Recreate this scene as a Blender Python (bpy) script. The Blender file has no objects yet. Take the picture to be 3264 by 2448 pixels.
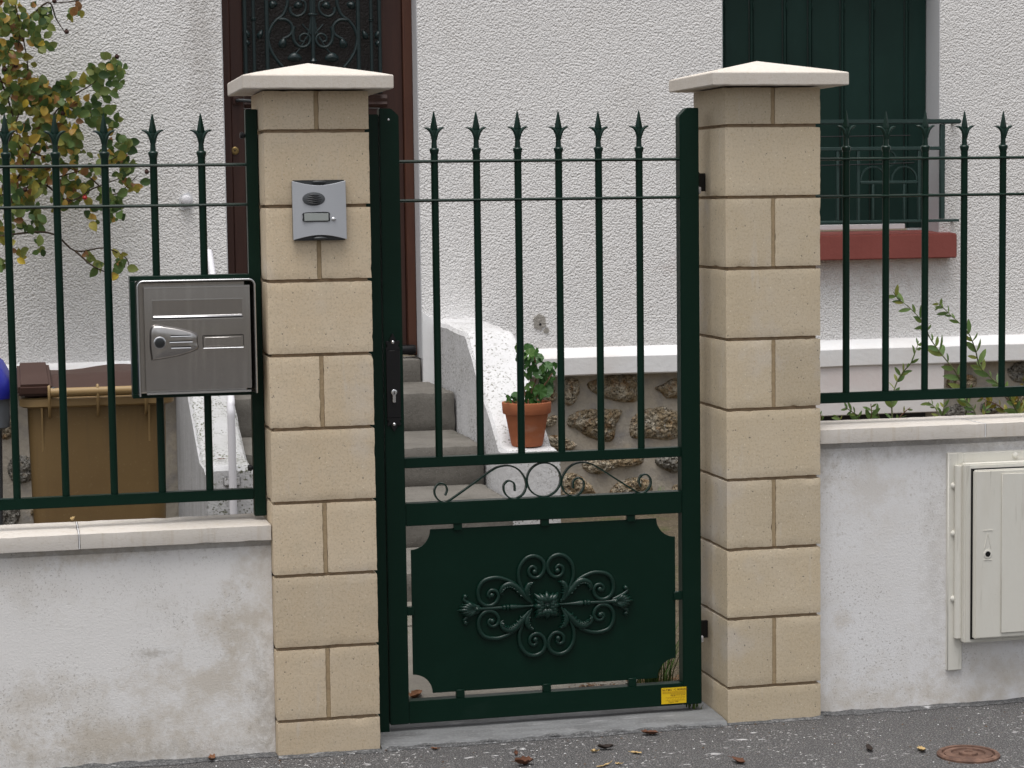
import bpy, bmesh, math, random
from mathutils import Vector, Matrix, noise as mnoise
R = math.radians
S = bpy.context.scene
COL = S.collection
random.seed(7)

# ------------------------------------------------------------------ camera
YAW, PITCH, ROLL = 0.22970, -0.08680, -0.01330
CAM = Vector((-0.6588, -5.6813, 1.5077))
_f = Vector((math.sin(YAW)*math.cos(PITCH), math.cos(YAW)*math.cos(PITCH), math.sin(PITCH)))
_r = Vector((math.cos(YAW), -math.sin(YAW), 0)); _u = _r.cross(_f)
_c, _s = math.cos(ROLL), math.sin(ROLL)
_r, _u = _c*_r + _s*_u, -_s*_r + _c*_u
cd = bpy.data.cameras.new('camera'); cam = bpy.data.objects.new('camera', cd); COL.objects.link(cam)
cam.matrix_world = Matrix(((_r.x, _u.x, -_f.x, CAM.x), (_r.y, _u.y, -_f.y, CAM.y), (_r.z, _u.z, -_f.z, CAM.z), (0, 0, 0, 1)))
cd.sensor_width = 36; cd.lens = 74.653; cd.clip_start = .1; cd.clip_end = 500
cd.dof.use_dof = True; cd.dof.focus_distance = 6.0; cd.dof.aperture_fstop = 18
S.camera = cam
# ------------------------------------------------------------------ sky and sun (overcast)
SUN_EL, SUN_AZ = R(76), R(215)          # azimuth clockwise from +Y
wd = bpy.data.worlds.new('World'); S.world = wd; wd.use_nodes = True
nt = wd.node_tree; bg = nt.nodes['Background']
sk = nt.nodes.new('ShaderNodeTexSky'); sk.sky_type = 'NISHITA'; sk.sun_disc = False
sk.sun_elevation = SUN_EL; sk.sun_rotation = SUN_AZ; sk.dust_density = 5; sk.air_density = 1; sk.ozone_density = 1
hs = nt.nodes.new('ShaderNodeHueSaturation'); hs.inputs['Saturation'].default_value = .22
nt.links.new(sk.outputs[0], hs.inputs['Color']); nt.links.new(hs.outputs[0], bg.inputs['Color']); bg.inputs['Strength'].default_value = .12
sd = bpy.data.lights.new('sun', 'SUN'); sd.energy = 1.4; sd.angle = R(42); sd.color = (1, .985, .965)
sun = bpy.data.objects.new('sun', sd); COL.objects.link(sun)
_d = Vector((math.sin(SUN_AZ)*math.cos(SUN_EL), math.cos(SUN_AZ)*math.cos(SUN_EL), math.sin(SUN_EL)))
sun.rotation_euler = _d.to_track_quat('Z', 'Y').to_euler(); sun.location = (0, -4, 8)
vs = S.view_settings; vs.view_transform = 'Standard'; vs.look = 'None'; vs.exposure = 0.42; vs.gamma = 1; vs.use_curve_mapping = False

# ------------------------------------------------------------------ materials
def mat(name, base, rough=.6, spec=.4, metal=0, layers=(), blobs=(), bumps=(), rnd=0.0, ramp=None, trans=0, coat=0, leaf=0, obj=False):
    m = bpy.data.materials.new(name); m.use_nodes = True
    t = m.node_tree; N = t.nodes; L = t.links; p = N['Principled BSDF']
    p.inputs['Roughness'].default_value = rough; p.inputs['Specular IOR Level'].default_value = spec; p.inputs['Metallic'].default_value = metal
    if trans: p.inputs['Transmission Weight'].default_value = trans
    if coat: p.inputs['Coat Weight'].default_value = coat
    if obj: pos = N.new('ShaderNodeTexCoord').outputs['Object']
    else: pos = N.new('ShaderNodeNewGeometry').outputs['Position']
    def vec(st):
        if not st: return pos
        mp = N.new('ShaderNodeMapping'); mp.inputs['Scale'].default_value = st; L.new(pos, mp.inputs[0]); return mp.outputs[0]
    def tex(k, sc, st=None, det=3, ro=.6):
        if k == 'n':
            n = N.new('ShaderNodeTexNoise'); n.inputs['Scale'].default_value = sc; n.inputs['Detail'].default_value = det; n.inputs['Roughness'].default_value = ro
            L.new(vec(st), n.inputs['Vector']); return n.outputs['Fac']
        n = N.new('ShaderNodeTexVoronoi'); n.inputs['Scale'].default_value = sc
        if k == 's': n.feature = 'SMOOTH_F1'
        if k == 'e': n.feature = 'DISTANCE_TO_EDGE'
        L.new(vec(st), n.inputs['Vector']); return n.outputs['Distance']
    def rng(o, lo, hi, a=0, b=1):
        r = N.new('ShaderNodeMapRange'); r.inputs['From Min'].default_value = lo; r.inputs['From Max'].default_value = hi
        r.inputs['To Min'].default_value = a; r.inputs['To Max'].default_value = b; L.new(o, r.inputs['Value']); return r.outputs[0]
    c0 = N.new('ShaderNodeRGB'); c0.outputs[0].default_value = (*base, 1); cur = c0.outputs[0]
    if ramp:
        oi = N.new('ShaderNodeObjectInfo'); rp = N.new('ShaderNodeValToRGB'); rp.color_ramp.interpolation = 'LINEAR'
        el = rp.color_ramp.elements
        while len(el) < len(ramp): el.new(1)
        for i, (q, c) in enumerate(ramp): el[i].position = q; el[i].color = (*c, 1)
        L.new(oi.outputs['Random'], rp.inputs[0]); cur = rp.outputs[0]
    for l in layers:
        # (kind, scale, stretch, detail, lo, hi, colour, max, mask(scale,lo,hi) or None)
        k, sc, st, det, lo, hi, col, mx = l[:8]
        f = rng(tex(k, sc, st, det), lo, hi, 0, mx)
        if len(l) > 8 and l[8]:
            ms, ml, mh = l[8]; f2 = rng(tex('n', ms, None, 2), ml, mh)
            mu = N.new('ShaderNodeMath'); mu.operation = 'MULTIPLY'; L.new(f, mu.inputs[0]); L.new(f2, mu.inputs[1]); f = mu.outputs[0]
        mx_ = N.new('ShaderNodeMix'); mx_.data_type = 'RGBA'; L.new(f, mx_.inputs['Factor']); L.new(cur, mx_.inputs['A']); mx_.inputs['B'].default_value = (*col, 1); cur = mx_.outputs['Result']
    for (bx_, bz_, rx_, rz_), col, mx, sc in blobs:      # weather stains: noise-edged patches at fixed places on the wall
        mp = N.new('ShaderNodeMapping'); mp.vector_type = 'TEXTURE'; mp.inputs['Location'].default_value = (bx_, 0, bz_); mp.inputs['Scale'].default_value = (rx_, 50, rz_); L.new(pos, mp.inputs[0])
        ln_ = N.new('ShaderNodeVectorMath'); ln_.operation = 'LENGTH'; L.new(mp.outputs[0], ln_.inputs[0])
        sm = N.new('ShaderNodeMath'); sm.operation = 'ADD'; L.new(ln_.outputs['Value'], sm.inputs[0]); L.new(rng(tex('n', sc*1.8, None, 9, .78), .25, .75, -1.3, 1.3), sm.inputs[1])
        f = rng(sm.outputs[0], 1.25, .05, 0, mx*.8)
        mx_ = N.new('ShaderNodeMix'); mx_.data_type = 'RGBA'; L.new(f, mx_.inputs['Factor']); L.new(cur, mx_.inputs['A']); mx_.inputs['B'].default_value = (*col, 1); cur = mx_.outputs['Result']
    if rnd:
        oi = N.new('ShaderNodeObjectInfo'); v = rng(oi.outputs['Random'], 0, 1, 1-rnd, 1+rnd)
        hv = N.new('ShaderNodeHueSaturation'); L.new(cur, hv.inputs['Color']); L.new(v, hv.inputs['Value']); cur = hv.outputs[0]
    L.new(cur, p.inputs['Base Color'])
    nm = None
    for k, sc, st, det, strength, dist in bumps:
        b = N.new('ShaderNodeBump'); b.inputs['Strength'].default_value = strength; b.inputs['Distance'].default_value = dist
        L.new(tex(k, sc, st, det), b.inputs['Height'])
        if nm: L.new(nm, b.inputs['Normal'])
        nm = b.outputs[0]
    if nm: L.new(nm, p.inputs['Normal'])
    if leaf:            # thin blades let some light through
        tr = N.new('ShaderNodeBsdfTranslucent'); L.new(cur, tr.inputs['Color']); ms_ = N.new('ShaderNodeMixShader'); ms_.inputs[0].default_value = leaf
        L.new(p.outputs[0], ms_.inputs[1]); L.new(tr.outputs[0], ms_.inputs[2]); L.new(ms_.outputs[0], N['Material Output'].inputs['Surface'])
    return m

GREEN = mat('green_paint', (.0016, .0165, .0095), .36, .2, layers=[('n', 7, None, 4, .5, .75, (.003, .021, .013), .6), ('n', 3, (1, 1, 3), 6, .62, .8, (.012, .030, .022), .5), ('v', 260, None, 0, .10, .05, (.10, .12, .11), .7, (18, .62, .68))], bumps=[('n', 420, None, 2, .12, .002), ('n', 12, None, 3, .12, .004)])
GREEND = mat('green_paint_cast', (.0025, .021, .014), .32, .4, layers=[('n', 40, None, 4, .55, .75, (.012, .040, .031), .5)], bumps=[('n', 300, None, 2, .15, .002)])
GREENB = mat('green_paint_aged', (.006, .026, .020), .5, .25, layers=[('n', 6, (1, 1, .25), 5, .45, .75, (.010, .036, .030), .8), ('n', 3, None, 4, .5, .7, (.004, .019, .015), .7)], bumps=[('n', 60, (1, 1, .2), 3, .1, .003)])
GUARD = mat('guard_paint', (.026, .052, .047), .5, .3, layers=[('n', 30, None, 4, .5, .75, (.045, .072, .066), .7)])
def blockmat(name, a, b):
    return mat(name, a, .85, .15, rnd=.085, layers=[
        ('n', 5, None, 5, .38, .68, b, .85), ('n', 22, None, 5, .5, .8, (.52, .44, .32), .5), ('n', 160, None, 3, .50, .72, (.37, .295, .20), .55),
        ('n', 2.6, None, 4, .58, .76, (.58, .54, .50), .85), ('n', 7, (4, 4, .5), 4, .62, .8, (.60, .56, .52), .5),
        ('v', 130, None, 0, .26, .12, (.80, .72, .56), .8, (90, .55, .62)), ('v', 100, None, 0, .24, .12, (.09, .085, .085), .9, (55, .57, .63)), ('v', 190, None, 0, .30, .12, (.44, .30, .15), .65, (70, .45, .6))],
        bumps=[('n', 320, None, 3, .22, .002), ('v', 100, None, 0, .18, .0015), ('n', 26, None, 4, .05, .003)])
BLOCK = blockmat('cut_stone_block', (.61, .495, .35), (.63, .53, .40))
BLOCKB = blockmat('cut_stone_block_greyer', (.565, .47, .335), (.59, .505, .385))
MORT = mat('mortar', (.36, .275, .19), .9, .1, layers=[('n', 60, None, 4, .45, .7, (.24, .17, .11), .7)], bumps=[('n', 150, None, 3, .4, .003)])
MORTF = mat('mortar_fair', (.38, .29, .18), .9, .1, layers=[('n', 60, None, 4, .45, .7, (.3, .22, .14), .7)], bumps=[('n', 150, None, 3, .4, .003)])
COPE = mat('reconstituted_stone', (.62, .575, .52), .85, .2, layers=[('n', 4, (1, 1, 1), 4, .42, .7, (.66, .62, .58), .8), ('n', 9, (6, 6, .25), 3, .55, .8, (.48, .39, .28), .55), ('n', 90, None, 3, .55, .75, (.5, .44, .36), .5), ('v', 160, None, 0, .16, .07, (.22, .18, .14), .7, (40, .6, .68))], bumps=[('n', 250, None, 3, .25, .003), ('n', 40, None, 3, .15, .004)])
CAPM = mat('cap_stone', (.64, .585, .52), .88, .15, layers=[('n', 6, None, 4, .42, .7, (.67, .625, .575), .8), ('n', 90, None, 3, .5, .75, (.56, .49, .41), .6), ('n', 300, None, 2, .55, .7, (.5, .43, .35), .4), ('n', 11, (5, 5, .4), 4, .6, .8, (.70, .67, .64), .5)], bumps=[('n', 260, None, 3, .3, .003)])
BE = (.50, .43, .335); DK = (.33, .29, .235)
def wallmat(name, base, blobs): return mat(name, base, .92, .12, layers=[
    ('n', 2.4, None, 5, .44, .66, (.74, .72, .70), .8), ('n', 5.5, None, 8, .52, .70, (.65, .61, .555), .6),
    ('n', 9, (.5, .5, 1.6), 5, .6, .8, (.80, .79, .79), .6), ('n', 75, None, 4, .56, .70, (.43, .39, .34), .55, (3, .42, .60)),
    ('v', 150, None, 0, .20, .06, (.20, .175, .15), .65, (12, .50, .66)), ('n', 170, None, 3, .58, .68, (.27, .24, .21), .6, (5, .42, .58))], blobs=blobs,
    bumps=[('n', 150, None, 4, .32, .003), ('n', 420, None, 2, .4, .002), ('n', 14, (.5, .5, 1.5), 4, .10, .005)])
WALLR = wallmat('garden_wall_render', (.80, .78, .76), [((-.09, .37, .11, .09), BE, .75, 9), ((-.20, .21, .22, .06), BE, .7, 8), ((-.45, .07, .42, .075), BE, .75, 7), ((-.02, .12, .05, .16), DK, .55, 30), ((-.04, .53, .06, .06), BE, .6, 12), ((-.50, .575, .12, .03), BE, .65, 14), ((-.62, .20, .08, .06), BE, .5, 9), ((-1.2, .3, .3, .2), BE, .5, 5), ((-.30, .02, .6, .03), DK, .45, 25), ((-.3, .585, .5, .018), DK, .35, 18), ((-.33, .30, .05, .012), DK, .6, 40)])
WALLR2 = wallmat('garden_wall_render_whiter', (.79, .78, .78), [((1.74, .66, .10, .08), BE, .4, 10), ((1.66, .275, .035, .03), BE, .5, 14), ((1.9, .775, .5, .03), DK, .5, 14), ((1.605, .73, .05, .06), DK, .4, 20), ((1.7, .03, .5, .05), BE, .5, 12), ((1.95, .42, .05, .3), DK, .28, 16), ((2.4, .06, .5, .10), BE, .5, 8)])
ROUGH = mat('roughcast', (.84, .825, .815), .92, .1, layers=[('n', 1.1, None, 4, .45, .7, (.78, .765, .755), .7), ('n', 95, None, 4, .57, .72, (.56, .53, .50), .45), ('n', 3.0, (1, 1, .5), 6, .56, .78, (.68, .65, .62), .5), ('n', 300, None, 2, .62, .72, (.35, .32, .29), .4)],
    blobs=[((.22, 2.3, .09, .5), (.42, .39, .36), .6, 14), ((-.9, 2.0, .8, .9), (.66, .64, .62), .6, 5), ((-.3, 1.0, .6, .4), (.68, .665, .65), .5, 6), ((3.3, 1.15, .7, .10), (.60, .50, .46), .55, 8), ((3.95, 1.40, .06, .25), (.62, .60, .56), .6, 12), ((2.2, .80, 1.0, .03), (.5, .48, .45), .5, 12)],
    bumps=[('s', 135, None, 0, .60, -.010), ('v', 82, None, 0, .30, -.011), ('n', 210, None, 2, .40, .005), ('n', 30, None, 2, .2, .010)])
SMOOTHW = mat('smooth_white_paint', (.78, .775, .775), .7, .2, layers=[('n', 3, None, 5, .5, .75, (.70, .66, .63), .7), ('n', 9, (3, 3, .4), 4, .6, .8, (.66, .60, .54), .5)], bumps=[('n', 40, None, 4, .25, .006)])
REVEAL = mat('reveal_paint', (.62, .625, .64), .6, .25, layers=[('n', 4, (2, 2, .4), 4, .5, .8, (.6, .6, .61), .6)], bumps=[('n', 30, None, 4, .15, .005)])
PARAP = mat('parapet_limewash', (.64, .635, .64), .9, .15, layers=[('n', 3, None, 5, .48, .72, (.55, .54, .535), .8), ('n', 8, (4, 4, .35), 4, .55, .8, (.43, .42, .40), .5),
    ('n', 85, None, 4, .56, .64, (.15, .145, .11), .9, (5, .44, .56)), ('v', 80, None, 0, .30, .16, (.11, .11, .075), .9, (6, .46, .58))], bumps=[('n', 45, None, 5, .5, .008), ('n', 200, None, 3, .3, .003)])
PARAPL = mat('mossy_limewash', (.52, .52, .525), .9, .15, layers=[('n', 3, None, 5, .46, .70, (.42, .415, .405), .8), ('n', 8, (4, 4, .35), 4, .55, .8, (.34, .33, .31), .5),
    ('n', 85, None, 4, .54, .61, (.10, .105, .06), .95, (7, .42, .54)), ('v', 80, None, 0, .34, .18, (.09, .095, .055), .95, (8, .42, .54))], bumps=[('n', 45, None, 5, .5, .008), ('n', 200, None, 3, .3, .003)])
PARAPD = mat('shaded_weathered_limewash', (.43, .43, .44), .9, .15, layers=[('n', 7, (5, 5, .25), 5, .42, .7, (.27, .265, .255), .85), ('n', 4, None, 5, .48, .72, (.52, .52, .53), .7), ('n', 60, None, 4, .56, .68, (.12, .115, .09), .8, (4, .5, .65))], bumps=[('n', 45, None, 5, .5, .008)])  # darker limewash: shade of the left face put into the colour, plus grey streaks
CONC = mat('step_concrete', (.175, .163, .145), .9, .15, layers=[('n', 5, None, 5, .42, .72, (.115, .107, .094), .85), ('n', 60, None, 4, .5, .75, (.09, .083, .073), .6), ('n', 3.5, None, 6, .58, .72, (.065, .064, .05), .6), ('n', 9, None, 6, .6, .75, (.20, .19, .17), .5), ('v', 120, None, 0, .16, .06, (.6, .58, .54), .6, (20, .5, .6))], bumps=[('n', 170, None, 4, .5, .004), ('n', 20, None, 4, .3, .008)])
THRESH = mat('threshold_cement', (.19, .195, .198), .8, .25, layers=[('n', 6, (1, 3, 1), 5, .42, .7, (.105, .105, .106), .9), ('n', 9, (.7, 3, 1), 7, .58, .70, (.42, .42, .42), .7), ('n', 120, None, 3, .5, .75, (.27, .27, .27), .6)], bumps=[('n', 14, (1, 3, 1), 4, .35, .01), ('n', 180, None, 3, .3, .003)])
ASPH = mat('asphalt', (.128, .125, .125), .9, .2, layers=[
    ('n', 2.2, None, 5, .42, .7, (.105, .103, .105), .9), ('n', 9, None, 5, .5, .75, (.19, .186, .184), .6), ('v', 190, None, 0, .15, .55, (.06, .058, .058), .8), ('n', 230, None, 3, .52, .66, (.34, .33, .325), .8),
    ('v', 110, None, 0, .26, .14, (.42, .36, .32), .8, (150, .50, .58)), ('v', 95, None, 0, .26, .14, (.04, .037, .035), .85, (130, .48, .56)), ('n', 70, (1, 1, 1), 5, .60, .65, (.66, .65, .64), .9, (4.2, .47, .62)), ('n', 17, (1, 1.5, 1), 8, .62, .67, (.66, .65, .65), .85, (2.6, .47, .62))],
    bumps=[('v', 190, None, 0, .7, .007), ('n', 90, None, 4, .5, .007)])
CEMD = mat('dark_cement_fillet', (.115, .116, .12), .9, .2, layers=[('n', 8, None, 5, .45, .7, (.075, .076, .08), .8), ('v', 170, None, 0, .15, .5, (.06, .06, .06), .7), ('n', 200, None, 3, .54, .66, (.26, .26, .26), .7), ('n', 14, (1, 2, 1), 6, .60, .68, (.62, .62, .63), .85, (3, .42, .58)), ('n', 120, None, 3, .5, .7, (.25, .25, .25), .6)], bumps=[('n', 60, None, 4, .5, .006)])
SOIL = mat('garden_soil', (.10, .08, .055), .95, .1, layers=[('n', 7, None, 5, .45, .7, (.14, .115, .08), .9), ('n', 60, None, 4, .5, .7, (.22, .18, .13), .75), ('n', 5, None, 4, .55, .7, (.075, .09, .03), .7)], bumps=[('n', 70, None, 5, .9, .02)])
PATH = mat('path_concrete', (.19, .175, .15), .9, .2, layers=[('n', 6, None, 5, .45, .7, (.14, .127, .11), .8), ('n', 4.2, None, 5, .60, .68, (.07, .085, .018), .8), ('n', 90, None, 4, .5, .75, (.12, .11, .095), .6)], bumps=[('n', 120, None, 4, .5, .005)])
POINT = mat('rubble_pointing', (.37, .335, .285), .92, .15, layers=[('n', 5, None, 5, .42, .66, (.47, .41, .33), .85), ('n', 8, None, 5, .50, .72, (.235, .23, .235), .85), ('n', 90, None, 4, .5, .7, (.30, .27, .23), .5)], bumps=[('n', 40, None, 5, .5, .012), ('n', 180, None, 3, .3, .003)])
MEUL = mat('millstone', (.45, .35, .225), .95, .1, rnd=.15, layers=[('n', 11, None, 4, .42, .60, (.62, .55, .43), .9), ('n', 20, None, 5, .52, .68, (.36, .19, .075), .85), ('n', 34, None, 5, .56, .66, (.68, .63, .54), .85), ('n', 70, None, 5, .56, .68, (.11, .085, .06), .85), ('v', 60, None, 0, .30, .14, (.04, .03, .022), .9, (26, .46, .58))],
    bumps=[('n', 38, None, 7, 1.0, .05), ('v', 60, None, 0, 1.0, .022)])
MEULG = mat('millstone_grey', (.30, .28, .245), .95, .1, rnd=.12, layers=[('n', 13, None, 4, .42, .62, (.45, .43, .39), .9), ('n', 22, None, 5, .56, .70, (.28, .19, .09), .7), ('n', 70, None, 5, .54, .66, (.07, .065, .055), .95)],
    bumps=[('n', 38, None, 7, 1.0, .05), ('v', 60, None, 0, 1.0, .02)])
STEEL = mat('brushed_steel', (.47, .45, .435), .24, .5, metal=1, layers=[('n', 3, (1, 1, 1), 3, .4, .7, (.46, .44, .42), .8), ('n', 5, (12, 1, .6), 4, .5, .8, (.62, .6, .585), .6)], bumps=[('n', 700, (1, 1, .02), 2, .05, .001)])
STEELB = mat('bright_steel', (.72, .72, .73), .25, .5, metal=1)
STEELD = mat('dark_chrome', (.09, .095, .10), .3, .5, metal=1)
ALU = mat('silver_lacquer', (.50, .515, .545), .42, .5, metal=.35, layers=[('n', 600, None, 2, .5, .7, (.56, .57, .6), .5)])
DGREY = mat('dark_grey_plastic', (.035, .038, .04), .38, .5)
SPKG = mat('speaker_plastic', (.075, .08, .085), .45, .4)
BLACK = mat('black_plastic', (.006, .006, .007), .35, .4)
PANE = mat('name_window', (.36, .385, .37), .15, .6, coat=.5)
YELL = mat('yellow_sticker', (.80, .53, .012), .4, .4)
INK = mat('sticker_ink', (.17, .06, .02), .6, .2)
INKP = mat('sticker_ink_pale', (.50, .30, .02), .6, .2)
CREAM = mat('cream_enamel', (.70, .68, .615), .5, .35, layers=[('n', 5, (2, 2, .5), 5, .46, .72, (.65, .62, .545), .8), ('n', 14, (5, 5, .35), 5, .60, .75, (.37, .34, .28), .5), ('n', 200, None, 3, .66, .72, (.12, .08, .05), .6, (9, .55, .66))], bumps=[('n', 45, (1, 1, .4), 4, .18, .004)])
RUST = mat('rusty_iron', (.11, .062, .045), .8, .3, layers=[('n', 30, None, 5, .45, .7, (.24, .14, .10), .8), ('n', 90, None, 4, .5, .7, (.08, .045, .035), .7)], bumps=[('n', 90, None, 4, .5, .004)])
WOOD = mat('varnished_door_wood', (.048, .021, .016), .45, .35, layers=[('n', 8, (6, 6, .5), 5, .45, .7, (.065, .028, .02), .8)], bumps=[('n', 30, (6, 6, .4), 4, .12, .003)])
WOODE = mat('orange_door_edge', (.095, .038, .023), .45, .35, layers=[('n', 8, (6, 6, .5), 5, .45, .7, (.07, .027, .018), .8)])
GLASSD = mat('hammered_glass', (.020, .017, .0155), .5, .35, layers=[('n', 90, None, 4, .5, .7, (.034, .028, .026), .7)], bumps=[('s', 110, None, 0, .6, .005), ('n', 120, None, 3, .5, .004)])
IRON = mat('grille_iron', (.009, .021, .022), .36, .45, layers=[('n', 40, None, 4, .5, .75, (.016, .032, .033), .7)])
BRASS = mat('old_brass', (.30, .21, .085), .45, .5, metal=.8)
REDSILL = mat('red_sill_paint', (.245, .068, .056), .65, .3, layers=[('n', 5, None, 5, .45, .7, (.21, .056, .046), .8), ('n', 8, (5, 5, .4), 4, .58, .8, (.19, .045, .035), .6)], bumps=[('n', 50, None, 4, .25, .005)])
PINK = mat('pinkish_plaster', (.73, .70, .685), .8, .2, layers=[('n', 3, None, 5, .5, .72, (.70, .62, .60), .8)], bumps=[('n', 40, None, 4, .25, .006)])
TERRA = mat('terracotta', (.38, .135, .065), .88, .15, layers=[('n', 9, None, 6, .5, .7, (.30, .11, .06), .8), ('n', 5, (1, 1, 2), 5, .60, .72, (.46, .30, .23), .5), ('n', 8, (1, 1, 3), 5, .45, .7, (.32, .105, .05), .8), ('n', 6, (1, 1, 8), 4, .55, .75, (.25, .085, .05), .6), ('n', 14, None, 5, .6, .75, (.42, .24, .17), .5)], bumps=[('n', 30, (.2, .2, 5), 3, .25, .004)])
BINB = mat('tan_bin_plastic', (.20, .128, .053), .5, .35, layers=[('n', 4, None, 4, .45, .75, (.165, .102, .042), .8), ('n', 7, (5, 5, .4), 5, .55, .75, (.15, .10, .05), .6), ('n', 120, None, 3, .62, .72, (.30, .22, .12), .4)])
BINR = mat('bin_rim_plastic', (.30, .20, .088), .5, .4)
BINL = mat('dark_brown_lid', (.050, .025, .019), .5, .22, layers=[('n', 6, None, 4, .5, .75, (.068, .038, .03), .7)])
BLUE = mat('blue_lid_plastic', (.018, .024, .30), .42, .4)
GREYP = mat('grey_bin_plastic', (.135, .15, .17), .5, .4)
PVC = mat('white_tube', (.68, .67, .70), .4, .4)
ROSEG = mat('rose_leaf_green', (.05, .10, .03), .5, .35, ramp=[(0, (.042, .085, .028)), (.35, (.085, .15, .042)), (.7, (.15, .22, .065)), (1, (.24, .27, .08))], layers=[('n', 60, None, 3, .55, .75, (.17, .16, .05), .5)], leaf=.4)
ROSEA = mat('rose_leaf_autumn', (.2, .15, .04), .5, .35, ramp=[(0, (.10, .155, .042)), (.3, (.22, .24, .06)), (.5, (.36, .31, .06)), (.62, (.62, .46, .05)), (.75, (.48, .31, .075)), (.88, (.32, .16, .06)), (1, (.15, .08, .045))], layers=[('n', 60, None, 3, .55, .75, (.26, .14, .05), .5)], leaf=.4)
WEEDG = mat('weed_leaf', (.07, .13, .04), .5, .35, ramp=[(0, (.11, .19, .06)), (.7, (.18, .265, .08)), (1, (.30, .31, .07))], leaf=.35)
WEEDY = mat('weed_leaf_yellowing', (.25, .22, .04), .5, .35, ramp=[(0, (.14, .17, .04)), (.6, (.28, .24, .035)), (1, (.36, .24, .03))])
GERA = mat('geranium_leaf', (.035, .105, .022), .5, .35, ramp=[(0, (.025, .08, .016)), (.8, (.055, .14, .03)), (1, (.10, .17, .04))], leaf=.3)
GRASS = mat('grass_blade', (.05, .10, .02), .5, .3, layers=[('n', 20, None, 2, .45, .65, (.11, .15, .03), .8)])
TWIG = mat('twig_bark', (.055, .038, .026), .85, .2, layers=[('n', 50, None, 4, .45, .7, (.09, .065, .04), .7)])
STEMG = mat('green_stem', (.11, .12, .05), .6, .3)
STEMR = mat('reddish_stem', (.19, .10, .06), .6, .3)
HIP = mat('rose_hip_red', (.42, .02, .02), .35, .5)
HIPD = mat('withered_rose_hip', (.05, .025, .02), .8, .2)
DEAD = mat('dead_leaf', (.13, .055, .03), .7, .25, ramp=[(0, (.10, .045, .028)), (.5, (.16, .07, .035)), (1, (.21, .10, .05))], bumps=[('n', 120, None, 3, .4, .004)])
DEADY = mat('pale_dead_leaf', (.50, .36, .17), .7, .25, layers=[('n', 50, None, 4, .5, .7, (.33, .21, .09), .7)])
DEADD = mat('blackened_dead_leaf', (.035, .026, .022), .8, .2)
PATCH = mat('bare_cement_patch', (.33, .31, .28), .95, .1, layers=[('n', 30, None, 4, .45, .7, (.45, .42, .38), .7)], bumps=[('n', 70, None, 5, .8, .01)])
DEBRIS = mat('leaf_litter', (.09, .05, .028), .9, .1, layers=[('n', 60, None, 4, .45, .7, (.25, .16, .09), .8)])

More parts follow.
